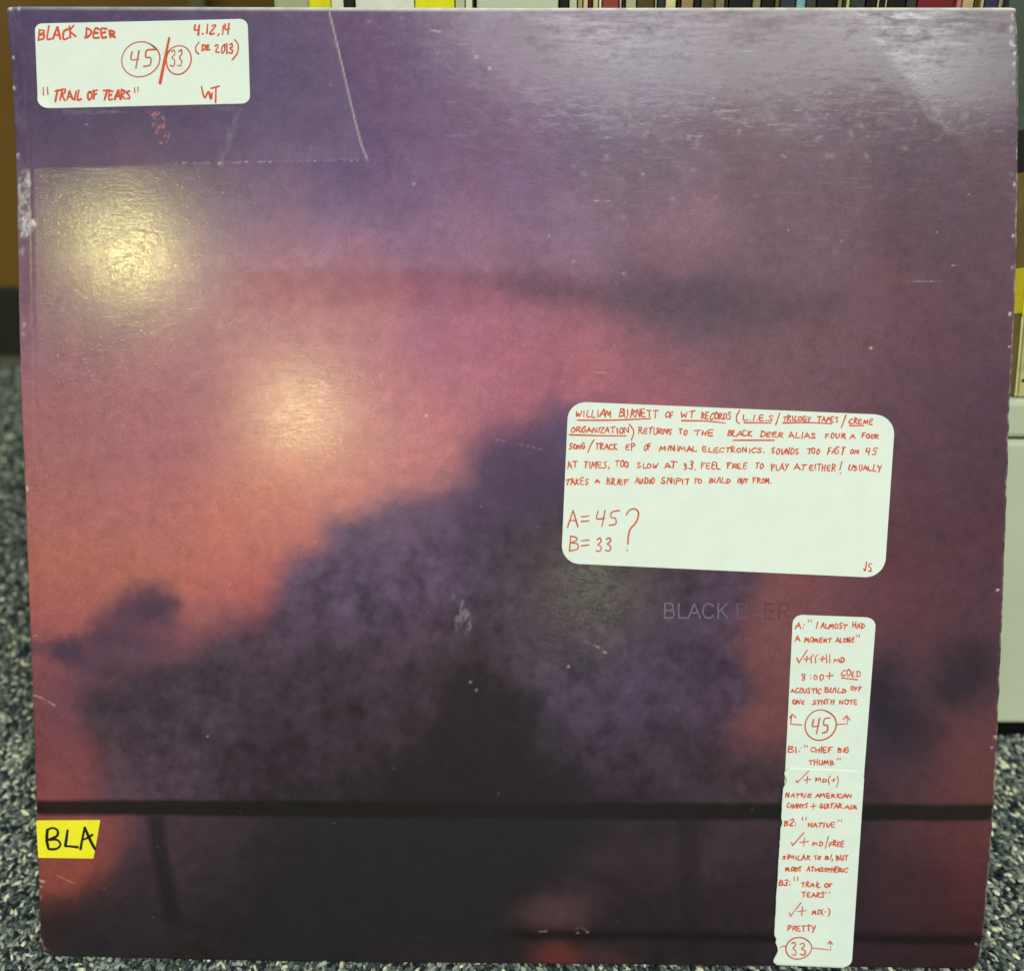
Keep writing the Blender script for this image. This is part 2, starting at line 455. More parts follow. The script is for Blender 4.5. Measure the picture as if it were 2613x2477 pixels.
# outline measured down the left and right edges (photo ruler)
LE = ruler(np.array([15, 27, 34, 40, 45, 52, 64, 72, 82, 95, 104.]), np.array([17, 150, 270, 400, 640, 980, 1250, 1500, 1750, 2120, 2440.]))
RE = ruler(np.array([2593, 2597, 2598, 2596, 2591, 2577, 2564, 2550, 2536, 2515, 2497.]), np.array([20, 120, 300, 480, 760, 1020, 1400, 1760, 2050, 2330, 2474.]))
XT = ruler(np.array([15, 700, 1300, 2000, 2595.]), np.array([17, 19, 21, 20, 20.]))
XB = ruler(np.array([104, 500, 700, 1600, 2300, 2494.]), np.array([2440, 2450, 2454, 2462, 2470, 2474.]))

def sd_line(x, y, a, b):
    ax, ay = a; bx, by = b
    nx, ny = -(by - ay), (bx - ax); L = math.hypot(nx, ny)
    return ((x - ax) * nx + (y - ay) * ny) / L
PA, PB_, PC = ruler(np.array([838.]), np.array([30.])), ruler(np.array([937.]), np.array([408.])), ruler(np.array([60.]), np.array([432.]))
PA, PB_, PC = [(float(p[0][0]), float(p[1][0])) for p in (PA, PB_, PC)]
KA = [float(v[0]) for v in ruler(np.array([2165.]), np.array([20.]))]; KB = [float(v[0]) for v in ruler(np.array([2430.]), np.array([345.]))]
softstep = lambda v, a, b: np.clip((v - a) / (b - a), 0, 1) ** 2 * (3 - 2 * np.clip((v - a) / (b - a), 0, 1))

def surf(x, y):
    """height of the warped cover over its flat plane"""
    z = 0.00012 * np.sin(x * 13 + 1) * np.sin(y * 9 + .4) + 0.00002 * np.sin(x * 31 + y * 22)
    # pocket of the cover that is bent a little about two creases (top left)
    d1 = np.maximum(0, sd_line(x, y, PC, PB_)); d2 = np.maximum(0, sd_line(x, y, PB_, PA))
    z = z - 0.014 * np.minimum(d1, d2 * 1.2)
    # dog-eared top right corner
    d3 = -sd_line(x, y, KB, KA); d3 = .5 * (d3 + np.sqrt(d3 * d3 + .0016 ** 2))
    z = z - 0.042 * d3 * softstep(y, .20, .26)
    return z

NX, NY = 760, 750
gy = np.linspace(0, 1, NY); gx = np.linspace(0, 1, NX)
# finer rows/columns at the rims so the rolled edges are smooth
gy = gy - 0.0 ; U, Vv = np.meshgrid(gx, gy)
Ytop = lambda u: np.interp(-.1575 + .315 * u, XT[0], XT[1]); Ybot = lambda u: np.interp(-.1575 + .315 * u, XB[0], XB[1])
X0 = -.1575 + .315 * U
Yg = Ybot(U) + (Ytop(U) - Ybot(U)) * Vv
ol = np.argsort(LE[1]); orr = np.argsort(RE[1])
xl_ = np.interp(Yg, LE[1][ol], LE[0][ol]); xr_ = np.interp(Yg, RE[1][orr], RE[0][orr])
rag = 0.00025 * (fbm(Yg * 300, Yg * 0 + 3.3, 3, 3))
def corner(d, r):                              # rounding of a corner with radius r at distance d from the end
    d = np.clip(d, 0, r); return r - np.sqrt(np.maximum(0, r * r - (r - d) ** 2))
xr_ = xr_ + rag - corner(Yg - Yg.min(0)[None], .0040) - corner(Yg.max(0)[None] - Yg, .0010)
xl_ = xl_ + 0.6 * rag + corner(Yg - Yg.min(0)[None], .0022) + corner(Yg.max(0)[None] - Yg, .0008)
Xg = xl_ + (xr_ - xl_) * U
CX_, CY_, CZ_ = CAM @ BL[:, 0], CAM @ BL[:, 1], CAM @ NRM
zl_ = surf(xl_[:, :1], Yg[:, :1]) - .0011; zr_ = surf(xr_[:, :1], Yg[:, -1:]) - .0004
ul = U * (xr_ - xl_); el_ = (CX_ - xl_[:, :1]) * zl_ / CZ_; er_ = (CX_ - xr_[:, -1:]) * zr_ / CZ_
xl_ = xl_ + el_; xr_ = xr_ + er_
Xg = xl_ + (xr_ - xl_) * U
zt_ = surf(Xg[-1], Yg[-1]) - .0006; Yg = Yg + Vv ** 8 * ((CY_ - Yg[-1]) * zt_ / CZ_)[None]
Zg = surf(Xg, Yg)
EL = Xg - xl_; ER = xr_ - Xg; ET = Yg.max(0)[None] - Yg; EB = Yg - Yg.min(0)[None]
SP = .0050                                     # spine strip with a pressed fold beside it
Zg = Zg - 0.00005 * np.exp(-((EL - SP) / .0006) ** 2) - 0.0005 * softstep(SP - EL, 0, SP)
for D, R0 in ((EL, .0009), (ER, .0005), (ET, .0007), (EB, .0007)):
    q = np.clip(R0 - D, 0, R0); Zg = Zg - (R0 - np.sqrt(np.maximum(0, R0 * R0 - q * q)))
PXg, PYg = unruler(Xg, Yg)

# ---- the printed picture: dusk sky and dark cloud bank ------------------------------
SKY = """
150 60 88 76 104;600 60 97 84 112;930 60 108 90 118;1200 60 118 102 124;1500 60 112 96 116;2000 60 104 92 106;2500 60 88 80 92
150 250 86 72 100;450 250 88 74 103;750 250 92 80 112;1000 250 112 90 120;1300 250 116 92 120;1600 250 112 96 116;2000 250 106 92 104;2450 250 92 80 92
150 390 92 76 100;600 390 92 78 106;900 390 96 82 112;400 470 118 94 112;700 460 144 116 136;1000 450 132 104 132;1300 450 128 100 126;1650 450 118 102 116;2000 450 112 95 104;2450 450 98 84 93
100 600 130 102 112;350 620 130 98 108;600 600 148 118 134;900 610 158 122 142;1200 600 150 118 138;1500 600 148 118 134;1750 600 156 118 126;2000 600 120 98 108;2450 620 98 80 88
120 720 122 92 108;300 740 130 98 108;500 660 150 114 130;900 670 166 122 138;1200 665 154 118 138;1450 660 146 114 130;1750 660 140 106 118
450 730 158 110 120;650 730 168 112 118;900 720 166 106 112;1150 720 150 102 118;1400 720 130 98 112;1650 740 110 90 102;1820 760 98 84 94
150 830 150 108 120;450 820 172 120 128;700 790 182 126 132;900 800 186 130 130;1200 800 178 116 130;1480 800 158 108 118;1750 830 104 88 94;2100 800 116 92 99;2450 800 104 80 88
150 930 154 108 116;450 920 168 112 120;900 900 186 122 128;1130 890 168 110 132;1300 900 178 112 126;1500 900 182 114 122;1720 900 152 102 112;1950 900 120 92 98;2200 900 114 86 93;2480 900 98 74 85
130 1050 164 106 110;450 1050 170 106 116;740 1050 190 124 120;1000 1040 194 130 130;1200 1000 184 118 124;1420 980 172 104 114;1700 990 166 104 112;1950 990 124 94 98;2300 1050 100 76 86;2520 1050 86 66 76
120 1200 164 108 106;400 1200 174 112 112;800 1200 200 130 122;1000 1180 198 128 124;2380 1220 94 68 76;2530 1250 82 60 70
120 1320 172 106 98;400 1320 180 112 106;650 1300 202 128 112;880 1240 200 128 116;2400 1380 90 62 70;2540 1400 86 58 66
120 1450 178 108 92;350 1450 182 113 96;580 1440 196 112 98;720 1380 190 110 100
120 1580 178 100 86;260 1560 168 98 90;500 1570 190 106 94;640 1540 170 92 94
110 1660 128 72 84;470 1612 134 84 94;400 1665 112 76 90;330 1700 106 74 88;220 1745 100 70 82;580 1600 122 82 92
120 1760 128 76 80;200 1780 108 72 82;120 1900 122 70 74;220 1900 118 68 74;130 2010 136 74 74;220 2010 140 78 74
2000 1480 128 80 82;1960 1560 130 80 80;2150 1500 112 70 75;2330 1520 98 62 68;2540 1520 88 58 66;1960 1700 116 74 74;1930 1850 134 80 78;1900 1890 122 76 74;1990 1880 116 70 70
2250 1620 92 60 66;2280 1760 62 50 62;2280 1850 60 48 60;2320 1680 84 58 66;2400 1640 84 58 66;2460 1710 68 54 62;2540 1660 82 56 64;2480 1800 82 58 62;2360 1860 82 56 62;2430 1920 102 60 61;2530 1900 102 60 61;2340 1960 74 52 60;2330 2030 80 54 58;2480 2020 102 58 59;2180 1960 66 52 62
100 2130 134 74 70;180 2160 146 80 68;270 2140 140 72 66;180 2230 152 80 66;260 2220 146 76 64;120 2270 140 74 66;340 2140 104 68 70
2290 2130 78 50 54;2480 2130 92 54 55;2300 2240 74 47 50;2480 2250 92 47 49;2380 2300 74 44 47;2510 2350 72 40 42;2250 2330 66 46 50;2420 2430 48 38 40;2250 2440 52 40 44
"""
CLD = """
1460 1060 104 86 112;1250 1130 94 78 106;1100 1220 106 86 112;1320 1200 80 66 90;1300 1300 80 66 86;1000 1350 114 94 112;1150 1420 88 74 98;860 1440 98 82 110;960 1500 78 68 92;1300 1500 78 66 80;1480 1480 82 74 76;1420 1400 62 52 62;1600 1520 78 70 76;1000 1600 84 68 84;820 1600 92 76 96
700 1700 74 60 74;520 1690 64 54 64;330 1760 62 52 64;620 1620 78 64 80;260 1900 74 60 70;500 1900 80 66 78;700 1900 60 50 60;920 1900 70 58 70;860 1760 60 50 58;1010 1800 72 58 70;700 1800 66 54 64;1180 1700 66 54 62;1200 1780 60 50 58;1250 1860 46 40 45;1200 1980 42 37 39;1000 2000 47 40 42;1420 1760 78 66 86;1480 1830 82 70 90;1600 1780 76 64 88;1720 1700 72 60 80;1550 1920 72 60 74;1670 1960 66 53 64;1800 1800 76 62 80;1860 1650 84 66 84;1760 1990 60 50 60;1880 1960 68 54 62;1780 1580 72 62 80;1900 1500 90 68 84;1350 1960 48 42 46;1420 1640 76 66 78
250 2000 84 64 74;400 2000 78 62 74;560 2010 66 56 66;760 2010 58 48 58
300 2340 56 48 54;450 2200 64 54 64;420 2130 80 58 68;620 2150 58 50 56;760 2180 46 42 44;1000 2200 48 46 44;1300 2250 44 43 42;600 2350 44 42 42;1700 2200 55 46 54;1850 2150 66 53 62;1930 2300 52 43 50;2080 2200 58 46 52;150 2400 42 40 42;110 2330 48 42 44;1000 2400 44 44 40;1400 2325 54 46 48;1500 2340 52 45 48;1425 2440 52 42 42;1520 2450 50 42 44;1280 2400 44 42 42;1700 2400 46 40 44;1900 2430 44 38 42;2100 2400 50 40 46;400 2430 44 42 42
"""
def table(s):
    r = [list(map(float, q.split())) for q in s.replace('\n', ';').split(';') if q.strip()]
    r = np.array(r); return r[:, :2], lin(r[:, 2:])
def blend(P, C, x, y, s0):
    """normalised gaussian blend, kernel width from each point's neighbours; log space keeps hues clean"""
    d = np.sqrt(((P[:, None] - P[None]) ** 2).sum(-1)); d.sort(1)
    s = np.clip(d[:, 1:4].mean(1) * 0.62, 34, s0)
    num = np.zeros(x.shape + (3,)); den = np.full(x.shape, 1e-12); L = np.log(C)
    for (a, b), l, k in zip(P, L, s):
        wgt = np.exp(-((x - a) ** 2 + (y - b) ** 2) / (2 * k * k)) + 1e-7 / (1 + ((x - a) ** 2 + (y - b) ** 2) / 1e4) ** 2
        num += wgt[..., None] * l; den += wgt
    return np.exp(num / den[..., None])
def poly_sd(poly, x, y):
    poly = np.array(poly, float); n = len(poly)
    d = np.full(x.shape, 1e12); inside = np.zeros(x.shape, bool)
    for i in range(n):
        a, b = poly[i], poly[(i + 1) % n]; e = b - a
        t = np.clip(((x - a[0]) * e[0] + (y - a[1]) * e[1]) / (e @ e), 0, 1)
        d = np.minimum(d, (x - a[0] - t * e[0]) ** 2 + (y - a[1] - t * e[1]) ** 2)
        c = ((a[1] <= y) & (b[1] > y)) | ((b[1] <= y) & (a[1] > y))
        with np.errstate(divide='ignore', invalid='ignore'):
            xi = a[0] + (y - a[1]) * e[0] / (e[1] if e[1] else 1e-9)
        inside ^= c & (x < xi)
    return np.sqrt(d) * np.where(inside, 1, -1)

wx = 26 * fbm(PXg / 150, PYg / 150, 21, 5); wy = 26 * fbm(PXg / 150, PYg / 150, 22, 5)
wx2 = 15 * fbm(PXg / 46, PYg / 46, 23, 4, .6); wy2 = 15 * fbm(PXg / 46, PYg / 46, 24, 4, .6)
qx, qy = PXg + wx + wx2, PYg + wy + wy2
SP_, SC_ = table(SKY)
up_ = np.clip(1 - SP_[:, 1] / 560, 0, 1) * np.clip((SP_[:, 0] - 500) / 400, 0, 1)
rt_ = np.clip((SP_[:, 0] - 1650) / 500, 0, 1) * np.clip(1.6 - SP_[:, 1] / 900, 0, 1)
SC_ = SC_ * (1 + up_[:, None] * np.array([.10, .02, -.02]) + rt_[:, None] * np.array([.12, .0, .0]))
CP_, CC_ = table(CLD)
CC_ = CC_ * np.array([1.0, .97, .93]) * (1 - .16 * np.clip((CP_[:, 1] - 1700) / 300, 0, 1) * np.clip(1.5 - abs(CP_[:, 0] - 1100) / 500, 0, 1))[:, None]
sky = blend(SP_, SC_, PXg + .8 * wx, PYg + .8 * wy, 105)
cld = blend(CP_, CC_, PXg + .8 * wx, PYg + .8 * wy, 95)
MAIN = [(252, 2062), (242, 1985), (250, 1910), (218, 1860), (206, 1805), (232, 1758), (300, 1742), (285, 1715), (350, 1700), (420, 1692), (480, 1672), (540, 1622), (600, 1592), (680, 1562), (722, 1500), (742, 1440), (800, 1400), (832, 1345), (900, 1312), (960, 1280), (1010, 1252), (1110, 1232), (1175, 1200), (1195, 1150), (1250, 1102), (1335, 1080), (1390, 1042), (1420, 1022), (1470, 1034), (1620, 1060), (1820, 1300), (1930, 1475), (1912, 1560), (1890, 1640), (1905, 1700), (1930, 1765), (1912, 1805), (1884, 1850), (1898, 1892), (1985, 1912), (2100, 1920), (2220, 1935), (2262, 2060), (2255, 2110), (2235, 2200), (2215, 2300), (2215, 2520), (60, 2520), (60, 2300), (170, 2292), (218, 2258), (262, 2236), (300, 2190), (330, 2140), (345, 2062)]
d_main = poly_sd(MAIN, qx, qy)
# the rose streak and the grey cloud that cross the sky
e_ = PYg + .5 * wy - np.interp(PXg, [400, 900, 1400, 1700, 2100], [700, 693, 700, 735, 760])
stk = softstep(e_, -16, 14) * (1 - softstep(e_, 40, 120)) * softstep(PXg, 480, 760) * (1 - softstep(PXg, 1420, 1620))
sky = sky * (1 - stk[..., None] * np.array([.10, .17, .16]))
grey = softstep(poly_sd([(1220, 722), (1440, 716), (1640, 712), (1820, 716), (1990, 736), (2160, 775), (2120, 826), (1940, 842), (1780, 850), (1660, 826), (1520, 790), (1300, 756)], PXg + 1.4 * wx, PYg + .9 * wy), -46, 46)
sky = sky * (1 - .42 * grey[..., None]) + lin((86, 74, 84)) * .42 * grey[..., None]
for cx_, cy_, rx_, ry_, k_, c_ in ((2465, 1700, 105, 92, .85, (50, 42, 49)), (2420, 1740, 70, 46, .5, (50, 42, 49)), (2262, 1770, 50, 130, .65, (42, 37, 48)), (2330, 1862, 100, 80, .6, (46, 38, 47)), (2190, 1930, 90, 60, .35, (50, 40, 48)), (2330, 2230, 110, 60, .35, (52, 38, 42))):
    rr = np.hypot((PXg + 1.2 * wx + 1.2 * wx2 - cx_) / rx_, (PYg + 1.2 * wy + 1.2 * wy2 - cy_) / ry_)
    m_ = (k_ * (1 - softstep(rr, .25, 1.35)))[..., None]
    sky = sky * (1 - m_) + lin(c_) * m_
soft = np.clip(38 + 20 * softstep(PXg, 500, 1200) + 34 * fbm(PXg / 200, PYg / 200, 31, 3), 14, 90)
mk = .68 * softstep(d_main, -soft, soft) + .32 * softstep(d_main, -2.6 * soft, 2.0 * soft)
mk2 = np.zeros_like(PXg)
for cx_, cy_, rx_, ry_, k_ in ((165, 1668, 74, 46, .95), (195, 1700, 50, 34, .6), (255, 1632, 76, 54, .80), (320, 1590, 84, 64, .72), (385, 1545, 86, 64, .88), (430, 1570, 56, 52, .6), (400, 1625, 90, 44, .4), (270, 1690, 100, 40, .45), (90, 1650, 50, 26, .5), (330, 1650, 90, 40, .3)):
    rr = np.hypot((PXg + 1.1 * wx + 1.3 * wx2 - cx_) / rx_, (PYg + .8 * wy + 1.3 * wy2 - cy_) / ry_)
    mk2 = 1 - (1 - mk2) * (1 - k_ * (1 - softstep(rr, .2, 1.25)))
small_c = lin((74, 58, 76))
# billows inside the cloud bank
bil = fbm(PXg / 62, PYg / 62, 41, 4, .6); bil2 = fbm(PXg / 24, PYg / 24, 43, 3, .6)
deep = softstep(PYg, 1150, 1500) * (1 - softstep(PYg, 2040, 2060) * .6)
cmod = 1 + deep * (0.42 * bil + 0.30 * bil2)
# darker flecks along the cloud's broken inside
fleck = softstep(fbm(PXg / 34, PYg / 40, 47, 3), .15, .65) * deep * softstep(d_main, 60, 160)
cmod = cmod * (1 - .16 * fleck)
cld = cld * np.clip(cmod, .5, 1.7)[..., None]
FOOT = [(1180, 1690), (1240, 1705), (1330, 1790), (1365, 1860), (1400, 1950), (1580, 2000), (1800, 2030), (1800, 2100), (1600, 2110), (1500, 2200), (1330, 2260), (1280, 2490), (560, 2490), (640, 2300), (760, 2120), (720, 2060), (840, 2000), (1000, 1960), (1080, 1880), (1130, 1780)]
ft = (.78 * softstep(poly_sd(FOOT, PXg + 2.2 * wx + 2.4 * wx2, PYg + 2.2 * wy + 2.4 * wy2), -60, 70))[..., None]
cld = cld * (1 - ft) + np.where((PYg > 2066)[..., None], lin((44, 41, 43)), lin((42, 36, 41))) * ft
for cx_, cy_, rx_, ry_, k_, c_ in ((1405, 2332, 128, 62, .7, (90, 64, 67)), (1460, 2300, 120, 70, .35, (84, 62, 68)), (1424, 2440, 84, 52, .75, (104, 54, 50)), (1540, 2450, 80, 50, .5, (80, 56, 58)), (1560, 2200, 140, 50, .3, (70, 58, 64))):
    rr = np.hypot((PXg + .8 * wx + wx2 - cx_) / rx_, (PYg + .5 * wy + wy2 - cy_) / ry_)
    m_ = (k_ * (1 - softstep(rr, .15, 1.2)))[..., None]; cld = cld * (1 - m_) + lin(c_) * m_
sky = sky * (1 + .08 * fbm(PXg / 60, PYg / 60, 51, 4, .6) + .11 * fbm(PXg / 17, PYg / 17, 53, 3, .7))[..., None]
tint = fbm(PXg / 110, PYg / 110, 57, 3)
sky = sky * np.stack([1 + .04 * tint, 1 - .02 * tint, 1 - .06 * tint], -1)
art = sky * (1 - mk2[..., None]) + small_c * mk2[..., None]
art = art * (1 - mk[..., None]) + cld * mk[..., None]
# dark rails across the foot of the picture
def band(xs, ya, yb, soft_, col, k=1.0, x0=None, x1=None):
    global art
    a = np.interp(PXg, xs, ya); b = np.interp(PXg, xs, yb); wob = 2.5 * fbm(PXg / 60, PYg / 200, 61, 3)
    m = softstep(PYg + wob, a - soft_, a + soft_) * (1 - softstep(PYg + wob, b - soft_, b + soft_)) * k
    if x0 is not None: m = m * softstep(PXg, x0 - 60, x0 + 60)
    art = art * (1 - m[..., None]) + lin(col) * m[..., None]
band([100, 400, 1000, 1600, 2500], [2043, 2040, 2044, 2046, 2052], [2080, 2080, 2086, 2090, 2094], 7, (31, 28, 26), .95 - .35 * np.exp(-((PXg - 1300) / 330) ** 2))
band([100, 1300, 1600, 2500], [2371, 2371, 2373, 2383], [2394, 2394, 2396, 2412], 12, (33, 28, 29), .85, x0=1300)
post = softstep(PYg, 2070, 2090) * (1 - softstep(np.abs(PXg - np.interp(PYg, [2080, 2160, 2260, 2400], [398, 404, 424, 450])), 8, 36))
post *= .75 * (1 - softstep(PYg, 2300, 2420))
art = art * (1 - post[..., None]) + lin((36, 33, 32)) * post[..., None]
post2 = .5 * softstep(PYg, 2070, 2100) * (1 - softstep(np.abs(PXg - 1752 - (PYg - 2100) * .05), 14, 40)) * (1 - softstep(PYg, 2350, 2400))
art = art * (1 - post2[..., None]) + lin((38, 34, 35)) * post2[..., None]
# seat of the pocket: bluish, duller
inpatch = softstep(sd_line(Xg, Yg, PC, PB_), -.0002, .0004) * softstep(sd_line(Xg, Yg, PB_, PA), -.0002, .0004)

# the print's own reflectance: the room's lamps are warm and the laminate adds a thin veil
veil = np.interp(PYg, [0, 900, 1700, 2400], [.018, .016, .009, .006])[..., None]
art = np.clip((art - veil) / np.array([.96, 1.0, .86]), .005, .9)

# ---- wear: bare paper, scratches, scuffs; plus light painted on the top rim ------------------------------------------
wear_edge_light = np.zeros_like(Xg); scuff = np.zeros_like(Xg)
ix = lambda px: np.clip(int((px - 15) / 2580 * NX), 0, NX - 1)
def stroke(A, pts, wd, amp):
    for (x0, y0), (x1, y1) in zip(pts[:-1], pts[1:]):
        pad = wd * 3 + 6
        yy = [y0, y1]
        r0 = int(np.clip((1 - (max(yy) + pad - 20) / 2440) * NY - 10, 0, NY)); r1 = int(np.clip((1 - (min(yy) - pad - 20) / 2440) * NY + 10, 0, NY))
        xa_, xb_ = min(x0, x1) - pad, max(x0, x1) + pad
        c0 = int(np.clip(xa_ / 2613 * NX - 34, 0, NX)); c1 = int(np.clip(xb_ / 2613 * NX + 34, 0, NX))
        sx, sy = PXg[r0:r1, c0:c1], PYg[r0:r1, c0:c1]
        ex, ey = x1 - x0, y1 - y0; L = ex * ex + ey * ey + 1e-9
        t = np.clip(((sx - x0) * ex + (sy - y0) * ey) / L, 0, 1)
        d2 = (sx - x0 - t * ex) ** 2 + (sy - y0 - t * ey) ** 2
        A[r0:r1, c0:c1] = np.maximum(A[r0:r1, c0:c1], amp * np.exp(-d2 / (wd * wd)))
R_ = random.Random(5)
# white rims
n_edge = fbm(PXg / 30, PYg / 30, 71, 4)
rim_t_lit = np.exp(-(ET / .0011) ** 4) * np.interp(PXg, [0, 350, 700, 1400, 2600], [.25, .55, .9, 1.0, 1.0]) * np.clip(.9 + .4 * n_edge, 0, 1)  # worn top edge; the light it catches is painted in too, stronger rightwards
rim_r = np.exp(-(ER / .00045) ** 2) * np.clip(.45 + .9 * fbm(PYg / 26, PYg * 0, 73, 4), 0, 1)
rim_l = np.exp(-(EL / .0005) ** 2) * np.clip(-.05 + .9 * fbm(PYg / 40, PYg * 0 + 2, 74, 4), 0, 1) * .6
wear_edge_light = np.maximum.reduce([wear_edge_light, rim_t_lit, rim_r * .85, rim_l])
for x, y, r, a in ((22, 18, 9, 1), (44, 18, 7, .8), (30, 145, 4.5, 1), (31, 223, 5, 1), (44, 398, 7, 1), (50, 560, 14, .35), (55, 640, 12, .3), (60, 830, 7, .5), (57, 852, 5, .5), (66, 1247, 6, .9),
                   (2584, 108, 8, 1), (2594, 116, 5, .9), (2594, 134, 6, 1), (2592, 160, 5, .8), (2590, 210, 4, .7), (2590, 470, 5, .8), (2586, 602, 4, .9), (2584, 682, 4, .9), (2578, 800, 5, .9), (2574, 882, 4, .9), (2562, 1190, 4, .8), (2548, 1500, 7, .9), (2540, 1880, 6, .9), (2532, 1905, 5, .9),
                   (2590, 40, 8, .8), (2586, 70, 10, .6), (560, 417, 4, .6), (100, 2290, 6, .4)):
    stroke(wear_edge_light, [(x, y - r * .3), (x + R_.uniform(-2, 2), y + r * .4)], r * .62, a)
# torn paper on the spine strip
tear = np.clip(softstep(.0052 - EL + .0007 * n_edge, 0, .0006), 0, 1) * softstep(EL, .0006, .0012) * softstep(PYg, 428, 440) * (1 - softstep(PYg, 545, 600))
tear = tear * np.clip(.80 + .9 * fbm(PXg / 22, PYg / 30, 77, 3), .1, 1) * np.interp(PYg, [430, 600], [.8, .5])
tri = softstep(poly_sd([(48, 548), (72, 552), (97, 572), (76, 600), (52, 606)], PXg + 9 * n_edge, PYg + 7 * fbm(PXg / 14, PYg / 14, 99, 3)), -4, 4) * np.clip(.55 + .5 * fbm(PXg / 9, PYg / 9, 96, 3), .15, 1)
wear_edge_light = np.maximum.reduce([wear_edge_light, tear * .85, tri])
wear_edge_light = np.maximum(wear_edge_light, .05 * (1 - softstep(PYg, 700, 1500)) * softstep(.0050 - EL, 0, .0008) * np.clip(.5 + 1.2 * fbm(PXg / 20, PYg / 60, 79, 3), 0, 1))
red = np.zeros_like(Xg)
rims = wear_edge_light * np.clip(.62 + .9 * fbm(PXg / 6, PYg / 9, 94, 2), .1, 1) ; rims = np.maximum(rims, rim_t_lit * .95); wear_edge_light = np.zeros_like(Xg)
# crease line with paper showing, dotted lower crease
stroke(rims, [(838, 22), (862, 120), (886, 225), (905, 305), (922, 370), (937, 406)], 1.8, .38)
for k in range(36):
    x = R_.uniform(420, 930); stroke(wear_edge_light, [(x, 424 - x * .016 + R_.uniform(-2, 2)), (x + R_.uniform(2, 12), 424 - x * .016)], 1.8, R_.uniform(.12, .4))
# residue below the first sticker
for k in range(40):
    t_ = R_.random(); x = 390 + t_ * 38 + R_.gauss(0, 10); y = 288 + t_ * 62 + R_.gauss(0, 8)
    stroke(red, [(x, y), (x + R_.uniform(-3, 3), y + R_.uniform(0, 6))], R_.uniform(1.5, 3.4), R_.uniform(.3, .95))
for k in range(70):
    t_ = R_.random(); x = 606 - t_ * 42 + R_.gauss(0, 6); y = 285 + t_ * 130
    stroke(scuff, [(x, y), (x - 4, y + 12)], 3, R_.uniform(.15, .5))
for k in range(14):
    x = R_.uniform(150, 290); stroke(scuff, [(x, 284 + R_.uniform(-3, 7)), (x + R_.uniform(20, 60), 283 + R_.uniform(-3, 6))], 1.8, R_.uniform(.2, .7))
for k in range(10):
    x = R_.uniform(500, 600); stroke(scuff, [(x, 276 + R_.uniform(-3, 5)), (x + R_.uniform(10, 30), 276 + R_.uniform(-3, 5))], 2, R_.uniform(.2, .6))
# horizontal shelf wear, thick towards the top middle and the top right corner
for k in range(950):
    c = R_.random()
    if c < .5: x, y = R_.gauss(1620, 190), abs(R_.gauss(60, 120)) + 24
    elif c < .8: x, y = R_.gauss(2330, 160), abs(R_.gauss(40, 110)) + 24
    else: x, y = R_.uniform(1100, 2560), R_.uniform(30, 620)
    L = R_.expovariate(1 / 24) + 4
    sl = R_.gauss(.0, .07)
    stroke(scuff, [(x, y), (x + L, y + sl * L)], R_.uniform(1.0, 1.9), R_.uniform(.08, .55) * (1 if y < 350 else .45))
for k in range(150):                                        # blotchy scuffing
    x, y = R_.gauss(1750, 380), abs(R_.gauss(150, 190)) + 30
    stroke(scuff, [(x, y), (x + R_.uniform(-8, 14), y + R_.uniform(-6, 8))], R_.uniform(3, 8), R_.uniform(.08, .38))
for k in range(34):                                         # diagonal scuffs by the bent corner
    t_ = R_.random(); x = 2210 + 210 * t_ + R_.gauss(0, 8); y = 130 + 200 * t_ + R_.gauss(0, 8)
    stroke(scuff, [(x, y), (x + 14, y + 16)], R_.uniform(3, 7), R_.uniform(.08, .28))
for k in range(240):                                        # pin-head marks all over
    x, y = R_.uniform(120, 2560), R_.uniform(40, 2420)
    if R_.random() < y / 3200: continue
    A_ = wear_edge_light if R_.random() < .35 else scuff
    stroke(A_, [(x, y), (x + R_.uniform(-2, 4), y + R_.uniform(-2, 2))], R_.uniform(1.1, 2.2), R_.uniform(.15, .5))
for x, y, r, a in ((1088, 1060, 4.5, .8), (1040, 407, 4, .9), (1055, 470, 6, .35), (1216, 146, 6, .5), (1247, 148, 7, .45), (1249, 175, 5, .5), (1550, 140, 4, .7), (1462, 668, 4, .6), (1592, 697, 4.5, .6), (1400, 602, 4, .4), (1640, 444, 4, .7), (2222, 888, 4.5, .6), (1244, 1200, 3.5, .6), (1373, 1340, 4, .6), (1227, 1288, 4, .5), (1200, 1740, 4, .5), (1215, 1760, 4, .45), (1450, 1700, 4, .5), (805, 1382, 3.5, .4), (988, 1380, 3, .4), (735, 1555, 4, .4)):
    stroke(wear_edge_light, [(x, y), (x + .5, y)], r * .75, a * .85)
